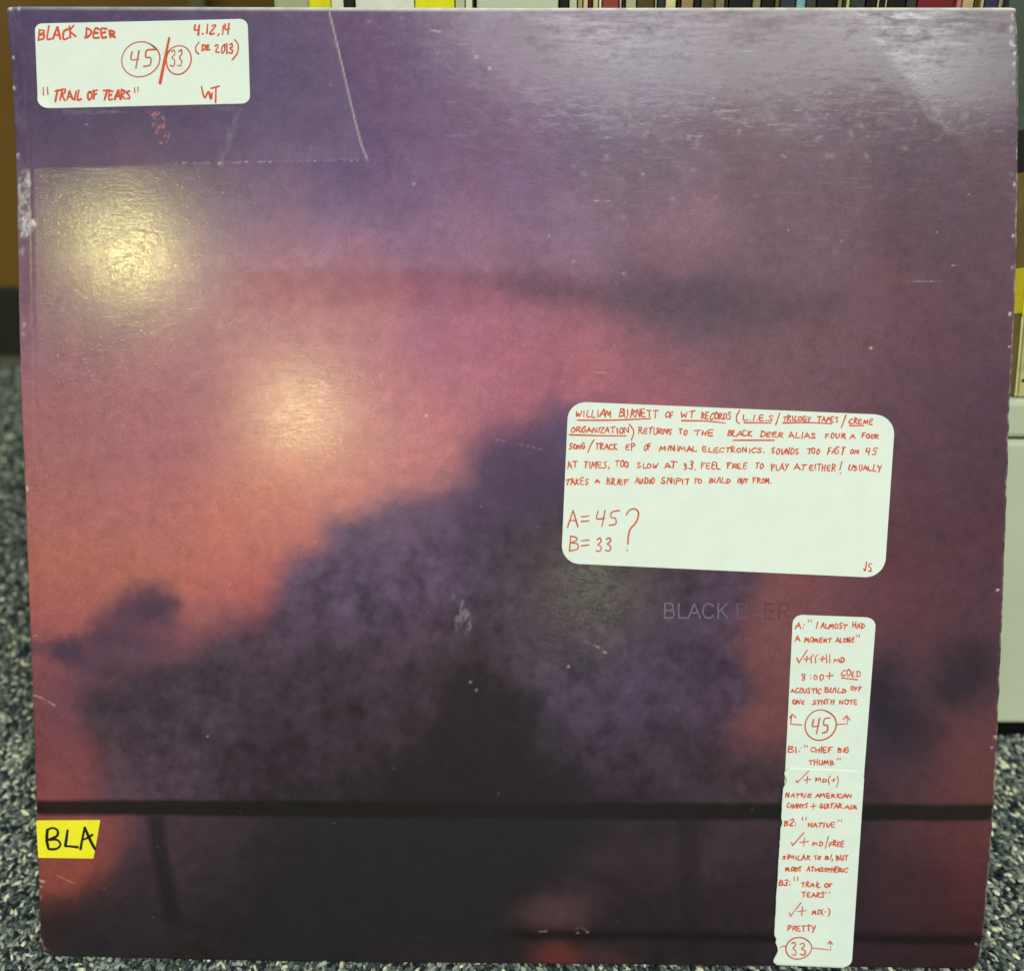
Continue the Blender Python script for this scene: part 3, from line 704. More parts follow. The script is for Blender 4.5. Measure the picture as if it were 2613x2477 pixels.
for pts, wd, a in (([(75, 1772), (105, 1780), (140, 1800)], 2.2, .5), ([(1487, 1633), (1505, 1642)], 2.2, .3), ([(1516, 1646), (1528, 1651)], 4, .7), ([(1540, 1662), (1546, 1665)], 3, .5), ([(95, 2246), (112, 2250)], 3, .7), ([(100, 2262), (106, 2264)], 2.5, .6), ([(145, 2233), (160, 2240), (200, 2258)], 1.8, .25), ([(66, 1248), (130, 1238)], 2, .15),
                   ([(78, 1624), (92, 1622)], 2, .5), ([(2488, 2405), (2505, 2420)], 2.5, .8), ([(104, 2398), (112, 2424)], 3, .4), ([(116, 2420), (140, 2434)], 3, .45), ([(110, 2432), (124, 2437)], 3, .5), ([(1700, 136), (1790, 140), (1930, 130)], 2, .35), ([(850, 100), (880, 180)], 1.5, .2), ([(1515, 512), (1580, 512)], 1.8, .35), ([(1500, 478), (1510, 480)], 2, .4), ([(1100, 78), (1125, 82)], 2.4, .5), ([(1375, 46), (1415, 64)], 3, .5),
                   ([(1240, 1115), (1400, 1150)], 1.4, .16), ([(1420, 945), (1560, 952)], 1.6, .25), ([(2430, 677), (2450, 676)], 2, .6), ([(2300, 720), (2440, 716)], 1.6, .3), ([(1395, 960), (1440, 975)], 1.5, .2), ([(1376, 2376), (1396, 2374)], 2.4, .4), ([(1470, 2368), (1490, 2366)], 2, .35), ([(1492, 2370), (1500, 2378)], 2.4, .5), ([(1472, 2378), (1476, 2379)], 2.4, .4)):
    stroke(wear_edge_light, pts, wd * .7, a * .8)
for k in range(26):                                         # rubbed patch in the dark cloud
    x, y = 1180 + R_.gauss(0, 15), 1570 + R_.gauss(0, 18)
    stroke(scuff, [(x, y), (x - 3, y + R_.uniform(5, 16))], R_.uniform(2.5, 5), R_.uniform(.3, .9))
brk = np.clip(.55 + 1.3 * fbm(PXg / 11, PYg / 11, 95, 2), .05, 1)
wear_edge_light = np.maximum(rims, wear_edge_light * brk); scuff = scuff * np.clip(.35 + brk, 0, 1)
haze = np.exp(-((PYg - 20) / 230) ** 2) * softstep(PXg, 900, 1500) * np.clip(.66 + .40 * fbm(PXg / 70, PYg / 9, 97, 4, .6) + .25 * fbm(PXg / 200, PYg / 160, 93, 2), 0, 1)
haze = np.clip(haze + .30 * softstep(fbm(PXg / 30, PYg / 20, 98, 4, .6), .05, .6) * np.exp(-((PYg - 120) / 260) ** 2) * softstep(PXg, 1000, 1300), 0, 1)
scuff = np.clip(scuff + .10 * softstep(fbm(PXg / 18, PYg / 9, 83, 3), .2, .6) * np.exp(-((PYg - 60) / 300) ** 2), 0, 1)
matte = inpatch * 1.0
red = (red * np.clip(.5 + 1.2 * fbm(PXg / 8, PYg / 8, 92, 2), .1, 1))[..., None]; art = art * (1 - red) + lin((214, 132, 118)) * red

V = np.stack([Xg, Yg, Zg], -1).reshape(-1, 3)
i = np.arange(NY - 1)[:, None] * NX + np.arange(NX - 1)[None]
F = np.stack([i, i + 1, i + NX + 1, i + NX], -1).reshape(-1, 4)
me = np_mesh('front_cover', V, F)
attr_col(me, 'print', art.reshape(-1, 3)); attr_f(me, 'wear_edge_light', np.clip(wear_edge_light, 0, 1)); attr_f(me, 'scuff', scuff); attr_f(me, 'matte', matte); attr_f(me, 'haze', haze); attr_f(me, 'rub', np.exp(-((PYg - 20) / 430) ** 2) * softstep(PXg, 800, 1300))
front = link('front_cover', me, SL, M_cover)
# back cover, spine and the open edges
ys = np.linspace(.002, Yg.max() - .0012, 60)
bl = np.interp(ys, LE[1][ol], LE[0][ol]) + .0008; br = np.interp(ys, RE[1][orr], RE[0][orr]) - .0010
br = br - np.maximum(0, corner(ys - ys[0], .004)); bl = bl + corner(ys - ys[0], .002)
TH = .0042
bm = bmesh.new()
fa = [bm.verts.new((x, y, -TH + .0006)) for x, y in zip(bl, ys)]; fb = [bm.verts.new((x, y, -TH + .0006)) for x, y in zip(br, ys)]
ga = [bm.verts.new((x, y, -TH)) for x, y in zip(bl, ys)]; gb = [bm.verts.new((x, y, -TH)) for x, y in zip(br, ys)]
for k in range(59):
    bm.faces.new((fa[k], fb[k], fb[k + 1], fa[k + 1])); bm.faces.new((ga[k + 1], gb[k + 1], gb[k], ga[k]))
    bm.faces.new((fb[k], gb[k], gb[k + 1], fb[k + 1])); bm.faces.new((fa[k + 1], ga[k + 1], ga[k], fa[k]))
for k in (0, 59): bm.faces.new((fa[k], ga[k], gb[k], fb[k]))
bmesh.ops.recalc_face_normals(bm, faces=bm.faces)
me = bpy.data.meshes.new('back_cover'); bm.to_mesh(me); bm.free(); link('back_cover', me, SL, M_back)
bm = bmesh.new()
prof = []
rows = [0] + list(range(8, NY, 12)) + [NY - 1]
for r_ in rows:
    x, y, z = Xg[r_, 0], Yg[r_, 0], Zg[r_, 0]
    xs_ = [x + .0003, x - .0001, x + .0001, x + .0008]; zs_ = [z - .0001, z - .0012, -TH + .0012, -TH + .0003]
    prof.append([bm.verts.new((a, y, b)) for a, b in zip(xs_, zs_)])
for a, b in zip(prof[:-1], prof[1:]):
    for k in range(3): bm.faces.new((a[k], a[k + 1], b[k + 1], b[k]))
bmesh.ops.recalc_face_normals(bm, faces=bm.faces)
for f in bm.faces: f.smooth = True
me = bpy.data.meshes.new('spine'); bm.to_mesh(me); bm.free(); link('spine', me, SL, plain('spine_print', (96, 74, 92), .4, .15, 60))

# ---- handwriting -----------------------------------------------------------------------
def arc(cx, cy, rx, ry, a0, a1, n=10):
    return [(cx + rx * math.cos(math.radians(a0 + (a1 - a0) * k / n)), cy + ry * math.sin(math.radians(a0 + (a1 - a0) * k / n))) for k in range(n + 1)]
G = {
 'A': [[(0, 0), (.38, 1)], [(.38, 1), (.8, 0)], [(.12, .38), (.68, .36)]],
 'B': [[(.08, 0), (.1, 1)], [(.1, .97), (.5, .92), (.55, .72), (.12, .55)], [(.12, .55), (.62, .46), (.66, .14), (.08, .02)]],
 'C': [[(.68, .86), (.42, 1), (.1, .7), (.08, .25), (.36, .0), (.7, .12)]],
 'D': [[(.1, 0), (.1, 1)], [(.05, 1), (.5, .9), (.72, .5), (.5, .08), (.05, 0)]],
 'E': [[(.62, .98), (.1, .95), (.1, .03), (.66, .0)], [(.1, .5), (.52, .52)]],
 'F': [[(.12, 0), (.12, .96)], [(.0, .94), (.7, 1)], [(.12, .52), (.52, .55)]],
 'G': [[(.66, .9), (.4, 1), (.1, .7), (.1, .22), (.4, 0), (.66, .16), (.66, .44), (.42, .43)]],
 'H': [[(.08, 0), (.1, 1)], [(.64, 0), (.66, 1)], [(.08, .48), (.66, .52)]],
 'I': [[(.18, 0), (.2, 1)]],
 'J': [[(.5, 1), (.5, .2), (.3, 0), (.06, .18)]],
 'K': [[(.1, 0), (.1, 1)], [(.62, .96), (.14, .46), (.7, .02)]],
 'L': [[(.1, 1), (.1, .04), (.64, .0)]],
 'M': [[(0, 0), (.12, .95), (.42, .3), (.72, .95), (.86, 0)]],
 'N': [[(.06, 0), (.1, .95), (.62, .05), (.66, 1)]],
 'O': [[(.4, .98), (.1, .75), (.12, .2), (.42, .0), (.7, .28), (.66, .76), (.36, .98)]],
 'P': [[(.1, -.1), (.12, 1)], [(.06, .98), (.56, .94), (.6, .6), (.14, .46)]],
 'R': [[(.1, 0), (.12, 1)], [(.06, .98), (.56, .9), (.54, .62), (.14, .5)], [(.16, .5), (.74, .0)]],
 'S': [[(.62, .92), (.32, 1), (.12, .78), (.34, .55), (.56, .34), (.44, .04), (.06, .08)]],
 'T': [[(.36, 0), (.4, .97)], [(.0, .92), (.78, 1)]],
 'U': [[(.08, 1), (.1, .24), (.34, 0), (.6, .22), (.64, 1)]],
 'V': [[(.04, 1), (.32, 0), (.66, 1)]],
 'W': [[(.0, 1), (.18, .03), (.42, .66), (.6, .03), (.86, 1)]],
 'Y': [[(.06, 1), (.36, .5)], [(.72, 1), (.22, -.18)]],
 'Z': [[(.05, .95), (.64, .98), (.06, .02), (.68, .0)]],
 '0': [[(.34, .98), (.1, .7), (.12, .2), (.36, .0), (.58, .3), (.56, .76), (.32, .98)]],
 '1': [[(.22, 0), (.24, 1)]],
 '2': [[(.08, .76), (.34, 1), (.58, .76), (.1, .03), (.66, .02)]],
 '3': [[(.08, .9), (.4, 1), (.52, .76), (.22, .54), (.56, .34), (.44, .02), (.04, .08)]],
 '4': [[(.1, .96), (.04, .46), (.56, .5)], [(.56, 1), (.42, -.04)]],
 '5': [[(.74, .98), (.22, .9), (.16, .56), (.5, .5), (.5, .14), (.06, .04)]],
 '8': [[(.5, .86), (.28, 1), (.1, .8), (.46, .3), (.3, 0), (.08, .22), (.46, .68), (.5, .86)]],
 '.': [[(.12, .0), (.16, .04)]], ',': [[(.2, .1), (.1, -.25)]], ':': [[(.14, .12), (.17, .16)], [(.16, .66), (.19, .70)]],
 '+': [[(.0, .5), (.7, .5)], [(.36, .9), (.32, .1)]], '-': [[(.05, .45), (.5, .48)]], '=': [[(.0, .62), (.7, .68)], [(.0, .3), (.7, .36)]],
 '(': [[(.36, 1.15), (.08, .6), (.1, .2), (.32, -.15)]], ')': [[(.1, 1.15), (.38, .7), (.36, .2), (.06, -.2)]],
 '/': [[(.5, 1.2), (.05, -.25)]], '"': [[(.1, 1.0), (.12, .2)], [(.46, 1.0), (.44, .15)]],
}
WID = {'I': .42, '1': .42, '.': .34, ',': .36, ':': .4, 'M': 1.06, 'W': 1.04, '(': .5, ')': .5, '"': .62, 'L': .72, '/': .6}
HR = random.Random(3)
def smooth(pts, n=5):
    p = [np.array(q, float) for q in pts]
    if len(p) < 3: return [p[0] + (p[-1] - p[0]) * k / 4 for k in range(5)]
    p = [2 * p[0] - p[1]] + p + [2 * p[-1] - p[-2]]; out = []
    for k in range(1, len(p) - 2):
        a, b, c, d = p[k - 1:k + 3]
        for j in range(n):
            t = j / n
            out.append(.5 * (2 * b + (c - a) * t + (2 * a - 5 * b + 4 * c - d) * t * t + (3 * b - a - 3 * c + d) * t ** 3))
    out.append(p[-2]); return out
class Pen:
    """collects pen strokes given on the photo ruler and turns them into thin ink ribbons on the cover"""
    def __init__(s, lift): s.V, s.F, s.lift, s.k = [], [], lift, 0
    def line(s, pts, wd=5.2, sm=True):
        p = np.array(smooth(pts) if sm else pts, float)
        keep = [0] + [k for k in range(1, len(p)) if np.hypot(*(p[k] - p[k - 1])) > .25]
        p = p[keep]
        if len(p) < 2: p = np.array([pts[0], (pts[0][0] + 1.2, pts[0][1] + 1.2)], float)
        t = np.gradient(p, axis=0); t /= np.hypot(t[:, 0], t[:, 1])[:, None] + 1e-9
        nrm = np.c_[-t[:, 1], t[:, 0]]
        # round ends
        a0, a1 = p[0], p[-1]; wd = wd * .80; h = wd / 2
        P = np.vstack([p[:1] - t[:1] * h * .8, p[:1] - t[:1] * h * .4, p, p[-1:] + t[-1:] * h * .4, p[-1:] + t[-1:] * h * .8])
        N = np.vstack([nrm[:1], nrm[:1], nrm, nrm[-1:], nrm[-1:]])
        prs = 1 + .14 * np.sin(np.linspace(0, 5, len(P)) + HR.uniform(0, 6))
        prs[0] *= .45; prs[-1] *= .45; prs[1] *= .85; prs[-2] *= .85
        L, Rr = P + N * (h * prs)[:, None], P - N * (h * prs)[:, None]
        s.k += 1
        z = s.lift + (s.k % 23) * .000003           # strokes that cross lie on one another
        b = len(s.V)
        for q in np.stack([L, Rr], 1).reshape(-1, 2):
            x, y = ruler(np.array([q[0]]), np.array([q[1]])); x, y = float(x[0]), float(y[0])
            s.V.append((x, y, float(surf(np.array([x]), np.array([y]))[0]) + z))
        for k in range(len(P) - 1): s.F.append((b + 2 * k, b + 2 * k + 1, b + 2 * k + 3, b + 2 * k + 2))
    def word(s, txt, x0, x1, yb, yt, yb2=None, wd=5.0, slant=.06, jit=.075):
        """txt fitted between x0 and x1, foot at yb (yb2 at its right end), top at yt"""
        h = yb - yt; yb2 = yb + (x1 - x0) * .02 if yb2 is None else yb2
        ws = [WID.get(c, .82) for c in txt]; tot = sum(ws) - .12; sc = (x1 - x0) / tot; x = 0.0
        for c, wch in zip(txt, ws):
            g = G.get(c)
            if g:
                hs = h * HR.uniform(1 - 3.6 * jit, 1.06); dy = HR.uniform(-jit, jit) * h; sw = HR.uniform(.82, 1.0); sh_ = HR.uniform(-.12, .16) * (jit > .03)
                for st in g:
                    pts = []
                    for px_, py_ in st:
                        px_ += HR.uniform(-jit, jit); py_ += HR.uniform(-jit, jit)
                        X = x0 + (x + px_ * .98 * sw) * sc + (slant + sh_) * py_ * h
                        base = yb + (yb2 - yb) * (X - x0) / (x1 - x0 + 1e-6)
                        pts.append((X, base - dy - py_ * hs))
                    s.line(pts, wd * HR.uniform(.88, 1.1))
            x += wch
    def dot(s, x, y, r=2.6): s.line([(x - .7, y - .3), (x + .7, y + .3)], r * 2)
    def loop(s, cx, cy, rx, ry, wd, a0=70, turn=385):
        n = 40; pts = []
        for k in range(n + 1):
            a = math.radians(a0 + turn * k / n); e = 1 + .035 * math.sin(2.3 * a + 1)
            pts.append((cx + rx * e * math.cos(a), cy + ry * e * math.sin(a)))
        s.line(pts, wd, False)
    def done(s, name, parent, mat):
        f = [np.array(q)[::-1] for q in s.F]
        me = np_mesh(name, np.array(s.V), np.array(s.F), False)
        bm = bmesh.new(); bm.from_mesh(me); bmesh.ops.recalc_face_normals(bm, faces=bm.faces)
        for fc in bm.faces:
            if fc.normal.z < 0: fc.normal_flip()
        bm.to_mesh(me); bm.free()
        return link(name, me, parent, mat)

def sticker(name, corners, radius, mat, lift, thick, label, left=None, curl=None, n=36, m=30):
    """rounded paper label stuck on the cover; corners on the photo ruler, TL TR BR BL"""
    tl, tr, br, bl_ = [np.array(q, float) for q in corners]
    wpx = (np.hypot(*(tr - tl)) + np.hypot(*(br - bl_))) / 2; hpx = (np.hypot(*(bl_ - tl)) + np.hypot(*(br - tr))) / 2
    rT, rR, rB, rL = radius
    dist = np.unique(np.r_[0, .3, 1, 2, 4, 6.5, 10, 14, 19, 25, 32, 40, 48, np.linspace(50, hpx - 50, n) if hpx > 120 else np.linspace(10, hpx - 10, 16), hpx - np.array([0, .3, 1, 2, 4, 6.5, 10, 14, 19, 25, 32, 40, 48])])
    dist = dist[(dist >= 0) & (dist <= hpx)]
    cv = dist[:, None] / hpx
    il = corner(dist, rT) + corner(hpx - dist, rL); ir = corner(dist, rR) + corner(hpx - dist, rB)
    if left is not None: il = il + left(dist)
    u = np.r_[0, .004, np.linspace(.02, .98, m), .996, 1.0][None]
    uu = il[:, None] / wpx + u * (1 - (il + ir)[:, None] / wpx)
    Q = (tl * (1 - uu[..., None]) + tr * uu[..., None]) * (1 - cv[..., None]) + (bl_ * (1 - uu[..., None]) + br * uu[..., None]) * cv[..., None]
    X, Y = ruler(Q[..., 0], Q[..., 1]); Z = surf(X, Y) + lift
    if curl is not None: Z = Z + curl(Q[..., 0], Q[..., 1])
    nr, nc = X.shape
    V = np.stack([X, Y, Z], -1).reshape(-1, 3)
    k = np.arange(nr - 1)[:, None] * nc + np.arange(nc - 1)[None]
    F = np.stack([k, k + nc, k + nc + 1, k + 1], -1).reshape(-1, 4)
    rim = np.r_[np.arange(nc), np.arange(1, nr) * nc + nc - 1, (nr - 1) * nc + np.arange(nc - 2, -1, -1), np.arange(nr - 2, 0, -1) * nc]
    low = V[rim].copy(); ctr = V[:, :2].mean(0); dv = np.c_[X[0, rim % nc] * 0, X[0, rim % nc] * 0]
    dv[rim < nc, 1] = 1; dv[rim >= (nr - 1) * nc, 1] = -1; dv[rim % nc == 0, 0] = -.15; dv[rim % nc == nc - 1, 0] = .15
    low[:, :2] += dv * thick
    low[:, 2] = surf(low[:, 0], low[:, 1]) + (.00001 if lift < .0004 else lift - .00024)
    b0 = len(V); j = np.arange(len(rim)); j2 = (j + 1) % len(rim)
    F2 = np.stack([rim[j], rim[j2], b0 + j2, b0 + j], -1)
    me = np_mesh(name, np.vstack([V, low]), np.vstack([F, F2]), False)
    o = link(name, me, SL, mat); o['label'] = label
    return o
LF = .00022; INK = LF + .00003

# first sticker, top left
st = sticker('sticker', [(87, 60), (631, 48), (638, 264), (97, 277)], [18, 20, 20, 26], M_sticker, LF, .0001, 'small white sticker with red writing and two circled numbers',
             curl=lambda x, y: .0008 * np.clip(1 - np.hypot(x - 97, y - 277) / 34, 0, 1))
p = Pen(INK)
p.word('BLACK', 95, 194, 102, 71, 95, 6.2); p.word('DEER', 215, 295, 95, 71, 95, 7.4)
p.word('4.12.14', 494, 590, 89, 62, 86, 6); p.line([(507, 108), (499, 120), (500, 132), (507, 138)], 5)
p.word('DE', 514, 536, 128, 114, 127, 6); p.word('2013', 548, 594, 134, 108, 136, 5.2); p.line([(598, 101), (607, 114), (605, 136), (592, 153)], 5)
p.line([(110, 224), (111, 243)], 4); p.line([(121, 223), (122, 241)], 4)
p.word('TRAIL', 134, 209, 258, 230, 255, 6.2); p.word('OF', 222, 250, 255, 232, 254, 7); p.word('TEARS', 260, 336, 255, 229, 252, 6.8)
p.line([(343, 224), (344, 237)], 4); p.line([(352, 223), (352, 235)], 4)
p.line([(514, 222), (522, 250), (532, 234), (538, 253), (541, 238)], 6); p.line([(551, 222), (550, 262)], 6.2); p.line([(538, 226), (560, 220)], 5.5)
p.done('handwriting', st, M_ink)
p = Pen(INK)
p.loop(358, 152, 49, 44, 4.6, 300); p.word('45', 331, 392, 172, 127, 172, 5.2, .05, .02)
p.loop(455, 153, 32, 37, 4.6, 200); p.word('33', 433, 468, 171, 130, 170, 4.8, .05, .02)
p.done('circled_number', st, M_ink_thin)
p = Pen(INK + .00002); p.line([(431, 97), (420, 152), (408, 213)], 9); p.done('slash', st, M_ink)

# second sticker, right of the middle
st = sticker('sticker', [(1450, 1025), (2284, 1060), (2256, 1474), (1432, 1436)], [44, 50, 50, 46], M_sticker, LF, .0001, 'large white sticker with a red handwritten paragraph and A and B speeds')
p = Pen(INK)
for t_, a, b, yb, yt in (('WILLIAM', 1469, 1562, 1063, 1044), ('BURNETT', 1579, 1677, 1064, 1043), ('OF', 1696, 1720, 1066, 1047), ('WT', 1736, 1773, 1066, 1048), ('RECORDS', 1789, 1864, 1069, 1050), ('L.I.E.S', 1896, 1974, 1072, 1057), ('TRILOGY', 1996, 2069, 1073, 1059), ('TAPES', 2085, 2140, 1076, 1062), ('CREME', 2165, 2227, 1081, 1066),
    ('ORGANIZATION', 1456, 1604, 1102, 1087), ('RETURNS', 1628, 1715, 1106, 1090), ('TO', 1732, 1752, 1108, 1092), ('THE', 1772, 1820, 1112, 1095), ('BLACK', 1855, 1919, 1112, 1097), ('DEER', 1940, 1996, 1114, 1100), ('ALIAS', 2013, 2082, 1117, 1101), ('FOUR', 2105, 2156, 1118, 1102), ('A', 2167, 2182, 1118, 1105), ('FOUR', 2198, 2241, 1118, 1104),
    ('SONG', 1451, 1492, 1145, 1130), ('TRACK', 1518, 1575, 1146, 1131), ('EP', 1596, 1622, 1147, 1131), ('OF', 1642, 1661, 1148, 1131), ('MINIMAL', 1683, 1778, 1150, 1136), ('ELECTRONICS.', 1792, 1950, 1152, 1138), ('SOUNDS', 1967, 2038, 1157, 1141), ('TOO', 2059, 2091, 1157, 1141), ('FAST', 2110, 2154, 1158, 1140), ('ON', 2167, 2190, 1158, 1144), ('45', 2207, 2239, 1159, 1140),
    ('AT', 1448, 1472, 1193, 1175), ('TIMES,', 1489, 1555, 1193, 1175), ('TOO', 1571, 1603, 1190, 1174), ('SLOW', 1626, 1679, 1193, 1178), ('AT', 1697, 1725, 1193, 1176), ('33.', 1743, 1775, 1197, 1176), ('FEEL', 1787, 1838, 1195, 1178), ('FREE', 1854, 1906, 1195, 1180), ('TO', 1925, 1947, 1195, 1178), ('PLAY', 1967, 2010, 1198, 1181), ('AT', 2024, 2057, 1199, 1182), ('EITHER', 2064, 2132, 1200, 1183), ('USUALLY', 2164, 2248, 1200, 1185),
    ('TAKES', 1444, 1503, 1235, 1219), ('A', 1519, 1531, 1232, 1220), ('BRIEF', 1547, 1603, 1235, 1220), ('AUDIO', 1620, 1670, 1233, 1219), ('SNIPIT', 1687, 1759, 1233, 1218), ('TO', 1770, 1789, 1233, 1220), ('BUILD', 1809, 1862, 1231, 1217), ('OUT', 1881, 1907, 1232, 1219), ('FROM.', 1921, 1968, 1232, 1218)):
    p.word(t_, a, b, yb, yt, None, 4.1)
for q in ([(1473, 1072), (1560, 1072), (1660, 1068)], [(1739, 1073), (1795, 1074), (1850, 1079)], [(1898, 1078), (1967, 1079)], [(1997, 1079), (2060, 1078), (2121, 1081)], [(2167, 1086), (2203, 1086)], [(1453, 1109), (1520, 1111), (1597, 1112)], [(1871, 1123), (1975, 1123)]): p.line(q, 4.6)
for q in ([(1887, 1047), (1879, 1062), (1880, 1075), (1886, 1080)], [(1989, 1054), (1979, 1084)], [(2158, 1059), (2146, 1092)], [(1606, 1082), (1617, 1101), (1611, 1123)], [(1516, 1122), (1507, 1136), (1500, 1154)], [(2148, 1177), (2142, 1198)]): p.line(q, 4.4)
p.dot(2144, 1207, 2.2)
p.done('handwriting', st, M_ink)
p = Pen(INK); p.word('JS', 2202, 2226, 1457, 1435, 1457, 4.6); p.done('initials', st, M_ink)
p = Pen(INK)
for t_, a, b, yb, yt in (('A', 1448, 1476, 1344, 1299), ('45', 1521, 1578, 1342, 1303), ('B', 1450, 1478, 1405, 1366), ('33', 1520, 1564, 1406, 1370)): p.word(t_, a, b, yb, yt, yb, 4.6, .05, .02)
for y in (1317, 1329, 1378, 1391): p.line([(1483, y + 1), (1503, y - 1)], 4.2)
p.line([(1598, 1313), (1606, 1301), (1620, 1298), (1629, 1308), (1624, 1330), (1608, 1350), (1603, 1370), (1602, 1388)], 5); p.dot(1600, 1403, 2.4)
p.done('speed_note', st, M_ink_thin)

# third and fourth stickers, the tall strip at the lower right
s3 = sticker('sticker', [(2023, 1568), (2235, 1576), (2193, 2120), (1996, 2112)], [22, 22, 8, 8], M_sticker2, LF, .0001, 'upper strip sticker with track notes and a circled 45')
def torn(d):
    return 1.3 * fbm(d / 14, d * 0 + 4, 91, 3) + 8 * np.exp(-((d - 32) / 13) ** 2) + 3 * np.exp(-((d - 140) / 8) ** 2) + 12 * np.exp(-((d - 462) / 20) ** 2) + 4 * np.exp(-((d - 435) / 6) ** 2)
s4 = sticker('sticker', [(2000, 1958), (2204, 1967), (2171, 2463), (1970, 2454)], [14, 20, 20, 10], M_sticker2, .00085, .00055, 'lower strip sticker with torn left edge, check marks and a circled 33', left=torn, n=90)
p = Pen(INK)
for t_, a, b, yb, yt in (('A:', 2028, 2052, 1602, 1583), ('I', 2079, 2085, 1602, 1585), ('ALMOST', 2094, 2160, 1602, 1588), ('HAD', 2174, 2206, 1601, 1587), ('A', 2028, 2041, 1635, 1620), ('MOMENT', 2053, 2120, 1637, 1624), ('ALONE', 2132, 2180, 1637, 1624), ('MD', 2127, 2155, 1688, 1676), ('8', 2044, 2058, 1736, 1712), ('00', 2075, 2103, 1733, 1719), ('COLD', 2146, 2195, 1723, 1708),
    ('ACOUSTIC', 2018, 2094, 1766, 1754), ('BUILD', 2104, 2158, 1765, 1753), ('OFF', 2170, 2197, 1761, 1749), ('ONE', 2021, 2053, 1795, 1783), ('SYNTH', 2072, 2128, 1795, 1782), ('NOTE', 2142, 2188, 1795, 1782), ('B1:', 2010, 2042, 1917, 1900), ('CHIEF', 2067, 2122, 1917, 1903), ('BIG', 2137, 2165, 1918, 1905), ('THUMB', 2063, 2128, 1949, 1935)):
    p.word(t_, a, b, yb, yt, None, 4.1)
def quotes(p, x, y, h=6, g=5, wd=3.2): p.line([(x, y), (x, y + h)], wd); p.line([(x + g, y), (x + g, y + h)], wd)
quotes(p, 2062, 1580, 6, 7); quotes(p, 2186, 1618, 6, 6); quotes(p, 2053, 1900, 5, 6); quotes(p, 2137, 1932, 5, 6)
def plus(p, x, y, r, wd=4): p.line([(x - r, y + 1), (x + r, y - 1)], wd); p.line([(x + 1, y - r), (x - 1, y + r)], wd)
def check(p, a, b, c, wd=4.2): p.line([a, b], wd + .8); p.line([b, c], wd)
check(p, (2033, 1678), (2038, 1690), (2059, 1658)); plus(p, 2058, 1680, 7); plus(p, 2098, 1680, 7); plus(p, 2116, 1723, 9)
for x in (2074, 2085): p.line([(x + 1, 1669), (x - 5, 1678), (x - 4, 1690)], 3.8)
for x in (2108, 2116): p.line([(x, 1669), (x + 1, 1690)], 3.8)
p.dot(2067, 1722, 1.8); p.dot(2068, 1730, 1.8); p.line([(2147, 1728), (2168, 1731), (2187, 1733)], 4.4)
p.line([(2045, 1848), (2017, 1846), (2020, 1821)], 4, False); p.line([(2015, 1830), (2021, 1820), (2030, 1829)], 4.6, False)
p.line([(2135, 1847), (2162, 1845), (2160, 1826)], 4, False); p.line([(2151, 1834), (2160, 1824), (2168, 1836)], 4.6, False)
p.done('handwriting', s3, M_ink)
p = Pen(INK); p.loop(2093, 1849, 40, 38, 4.6, 290); p.word('45', 2071, 2118, 1870, 1829, 1870, 4.8, .05, .02); p.done('circled_number', s3, M_ink_thin)
p = Pen(.00089)
for t_, a, b, yb, yt in (('MD', 2079, 2108, 1991, 1981), ('NATIVE', 2003, 2069, 2030, 2018), ('AMERICAN', 2080, 2170, 2031, 2020), ('CHANTS', 2006, 2059, 2057, 2045), ('GUITAR', 2089, 2147, 2058, 2046), ('AIR', 2153, 2183, 2060, 2049), ('B2:', 1999, 2029, 2103, 2087), ('NATIVE', 2059, 2130, 2106, 2094), ('MD', 2072, 2097, 2153, 2143), ('FREE', 2113, 2153, 2155, 2141),
    ('SIMILAR', 1993, 2066, 2188, 2176), ('TO', 2076, 2092, 2189, 2178), ('B1,', 2102, 2124, 2190, 2177), ('BUT', 2132, 2162, 2190, 2178), ('MORE', 2003, 2042, 2218, 2206), ('ATMOSPHERIC', 2057, 2161, 2219, 2207), ('B3:', 1986, 2016, 2254, 2237), ('TRAIL', 2042, 2092, 2258, 2245), ('OF', 2101, 2122, 2260, 2248), ('TEARS', 2045, 2102, 2284, 2271), ('MD', 2071, 2092, 2328, 2317), ('PRETTY', 2007, 2079, 2370, 2355)):
    p.word(t_, a, b, yb, yt, None, 4.0)
check(p, (2030, 1988), (2033, 1993), (2062, 1964), 3.6); plus(p, 2058, 1986, 9, 3.6); p.line([(2118, 1975), (2112, 1986), (2114, 1998)], 3.6); plus(p, 2125, 1987, 5, 3.4); p.line([(2135, 1977), (2137, 1990), (2133, 2005)], 3.6)
plus(p, 2074, 2053, 7, 3.4)
quotes(p, 2046, 2081, 8, 9); quotes(p, 2138, 2088, 4, 7); quotes(p, 2025, 2233, 10, 9); quotes(p, 2106, 2271, 4, 9)
check(p, (2018, 2146), (2021, 2153), (2050, 2120), 3.6); plus(p, 2050, 2144, 11, 3.4); p.line([(2112, 2130), (2104, 2161)], 3.8)
check(p, (2013, 2325), (2016, 2333), (2042, 2299), 3.4); plus(p, 2045, 2320, 11, 3.4)
p.line([(2099, 2314), (2095, 2322), (2098, 2331)], 3.4); p.line([(2102, 2322), (2107, 2322)], 3); p.line([(2112, 2313), (2116, 2322), (2112, 2334)], 3.6)
p.line([(2002, 2409), (1994, 2410), (1990, 2413)], 3.6); p.line([(2071, 2414), (2119, 2419), (2116, 2398)], 3.8, False); p.line([(2111, 2403), (2116, 2396), (2122, 2404)], 5, False)
p.done('handwriting', s4, M_ink)
p = Pen(.00089); p.loop(2036, 2415, 33, 27, 4.2, 300); p.word('33', 2018, 2058, 2432, 2401, 2433, 4.4, -.05, .02); p.done('circled_number', s4, M_ink_thin)

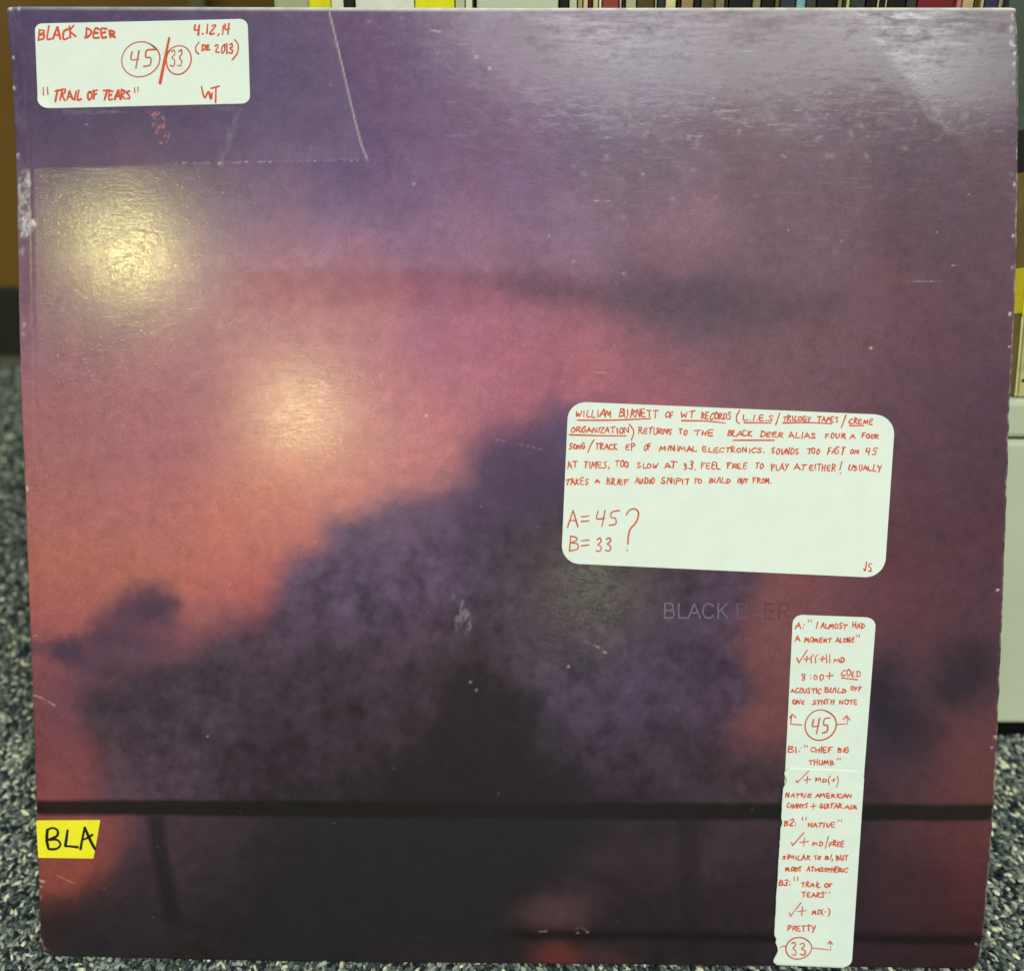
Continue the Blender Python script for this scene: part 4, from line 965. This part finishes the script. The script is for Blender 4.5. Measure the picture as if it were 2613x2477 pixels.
# yellow index label at the foot of the spine
yl = sticker('yellow_label', [(93, 2093), (256, 2092), (239, 2189), (98, 2187)], [2, 2, 2, 2], M_yellow, LF, .0001, 'small yellow index label reading BLA in black marker')
p = Pen(INK)
p.line([(122, 2115), (120, 2140), (124, 2163)], 9); p.line([(120, 2117), (134, 2111), (147, 2117), (146, 2131), (126, 2141)], 8); p.line([(126, 2141), (146, 2141), (155, 2153), (145, 2164), (126, 2165)], 8)
p.line([(173, 2117), (170, 2140), (167, 2157)], 8.5); p.line([(167, 2157), (182, 2158), (199, 2160)], 8)
p.line([(206, 2165), (211, 2138), (217, 2110)], 8.5); p.line([(217, 2110), (230, 2140), (243, 2165)], 8.5); p.line([(210, 2142), (224, 2136), (237, 2128)], 7)
p.done('handwriting', yl, M_black_ink)

# faint printed title on the cover
p = Pen(.00006)
T = {'B': G['B'], 'L': [[(.12, 1), (.12, 0), (.66, 0)]], 'A': [[(0, 0), (.38, 1), (.76, 0)], [(.14, .34), (.62, .34)]]}
def cap(ch, x, w_, yb, h, dy):
    shapes = {
     'B': [[(.1, 0), (.1, 1)], [(.1, 1), (.5, 1), (.74, .92), (.78, .76), (.72, .58), (.5, .52), (.1, .52)], [(.5, .52), (.8, .46), (.86, .26), (.8, .06), (.5, 0), (.1, 0)]],
     'L': [[(.1, 1), (.1, 0)], [(.1, 0), (.8, 0)]], 'A': [[(.0, 0), (.45, 1)], [(.45, 1), (.9, 0)], [(.17, .36), (.73, .36)]],
     'C': [arc(.5, .5, .44, .5, 40, 320, 18)], 'K': [[(.1, 0), (.1, 1)], [(.8, 1), (.12, .38)], [(.34, .58), (.84, 0)]],
     'D': [[(.1, 0), (.1, 1)], [(.1, 1), (.46, 1), (.78, .84), (.86, .5), (.78, .16), (.46, 0), (.1, 0)]],
     'E': [[(.1, 0), (.1, 1)], [(.1, 1), (.8, 1)], [(.1, .52), (.74, .52)], [(.1, 0), (.82, 0)]],
     'R': [[(.1, 0), (.1, 1)], [(.1, 1), (.54, 1), (.8, .92), (.84, .75), (.78, .58), (.54, .5), (.1, .5)], [(.5, .5), (.82, 0)]]}
    for stq in shapes[ch]:
        p.line([(x + a * w_, yb + dy * (x + a * w_ - 1695) - b * h) for a, b in stq], 5.4, len(stq) > 2)
for ch, x, w_ in (('B', 1693, 31), ('L', 1729, 28), ('A', 1756, 34), ('C', 1791, 34), ('K', 1829, 32), ('D', 1878, 34), ('E', 1915, 30), ('E', 1950, 30), ('R', 1985, 32)):
    cap(ch, x, w_, 1576, 37, .004)
p.done('title_lettering', front, M_title)
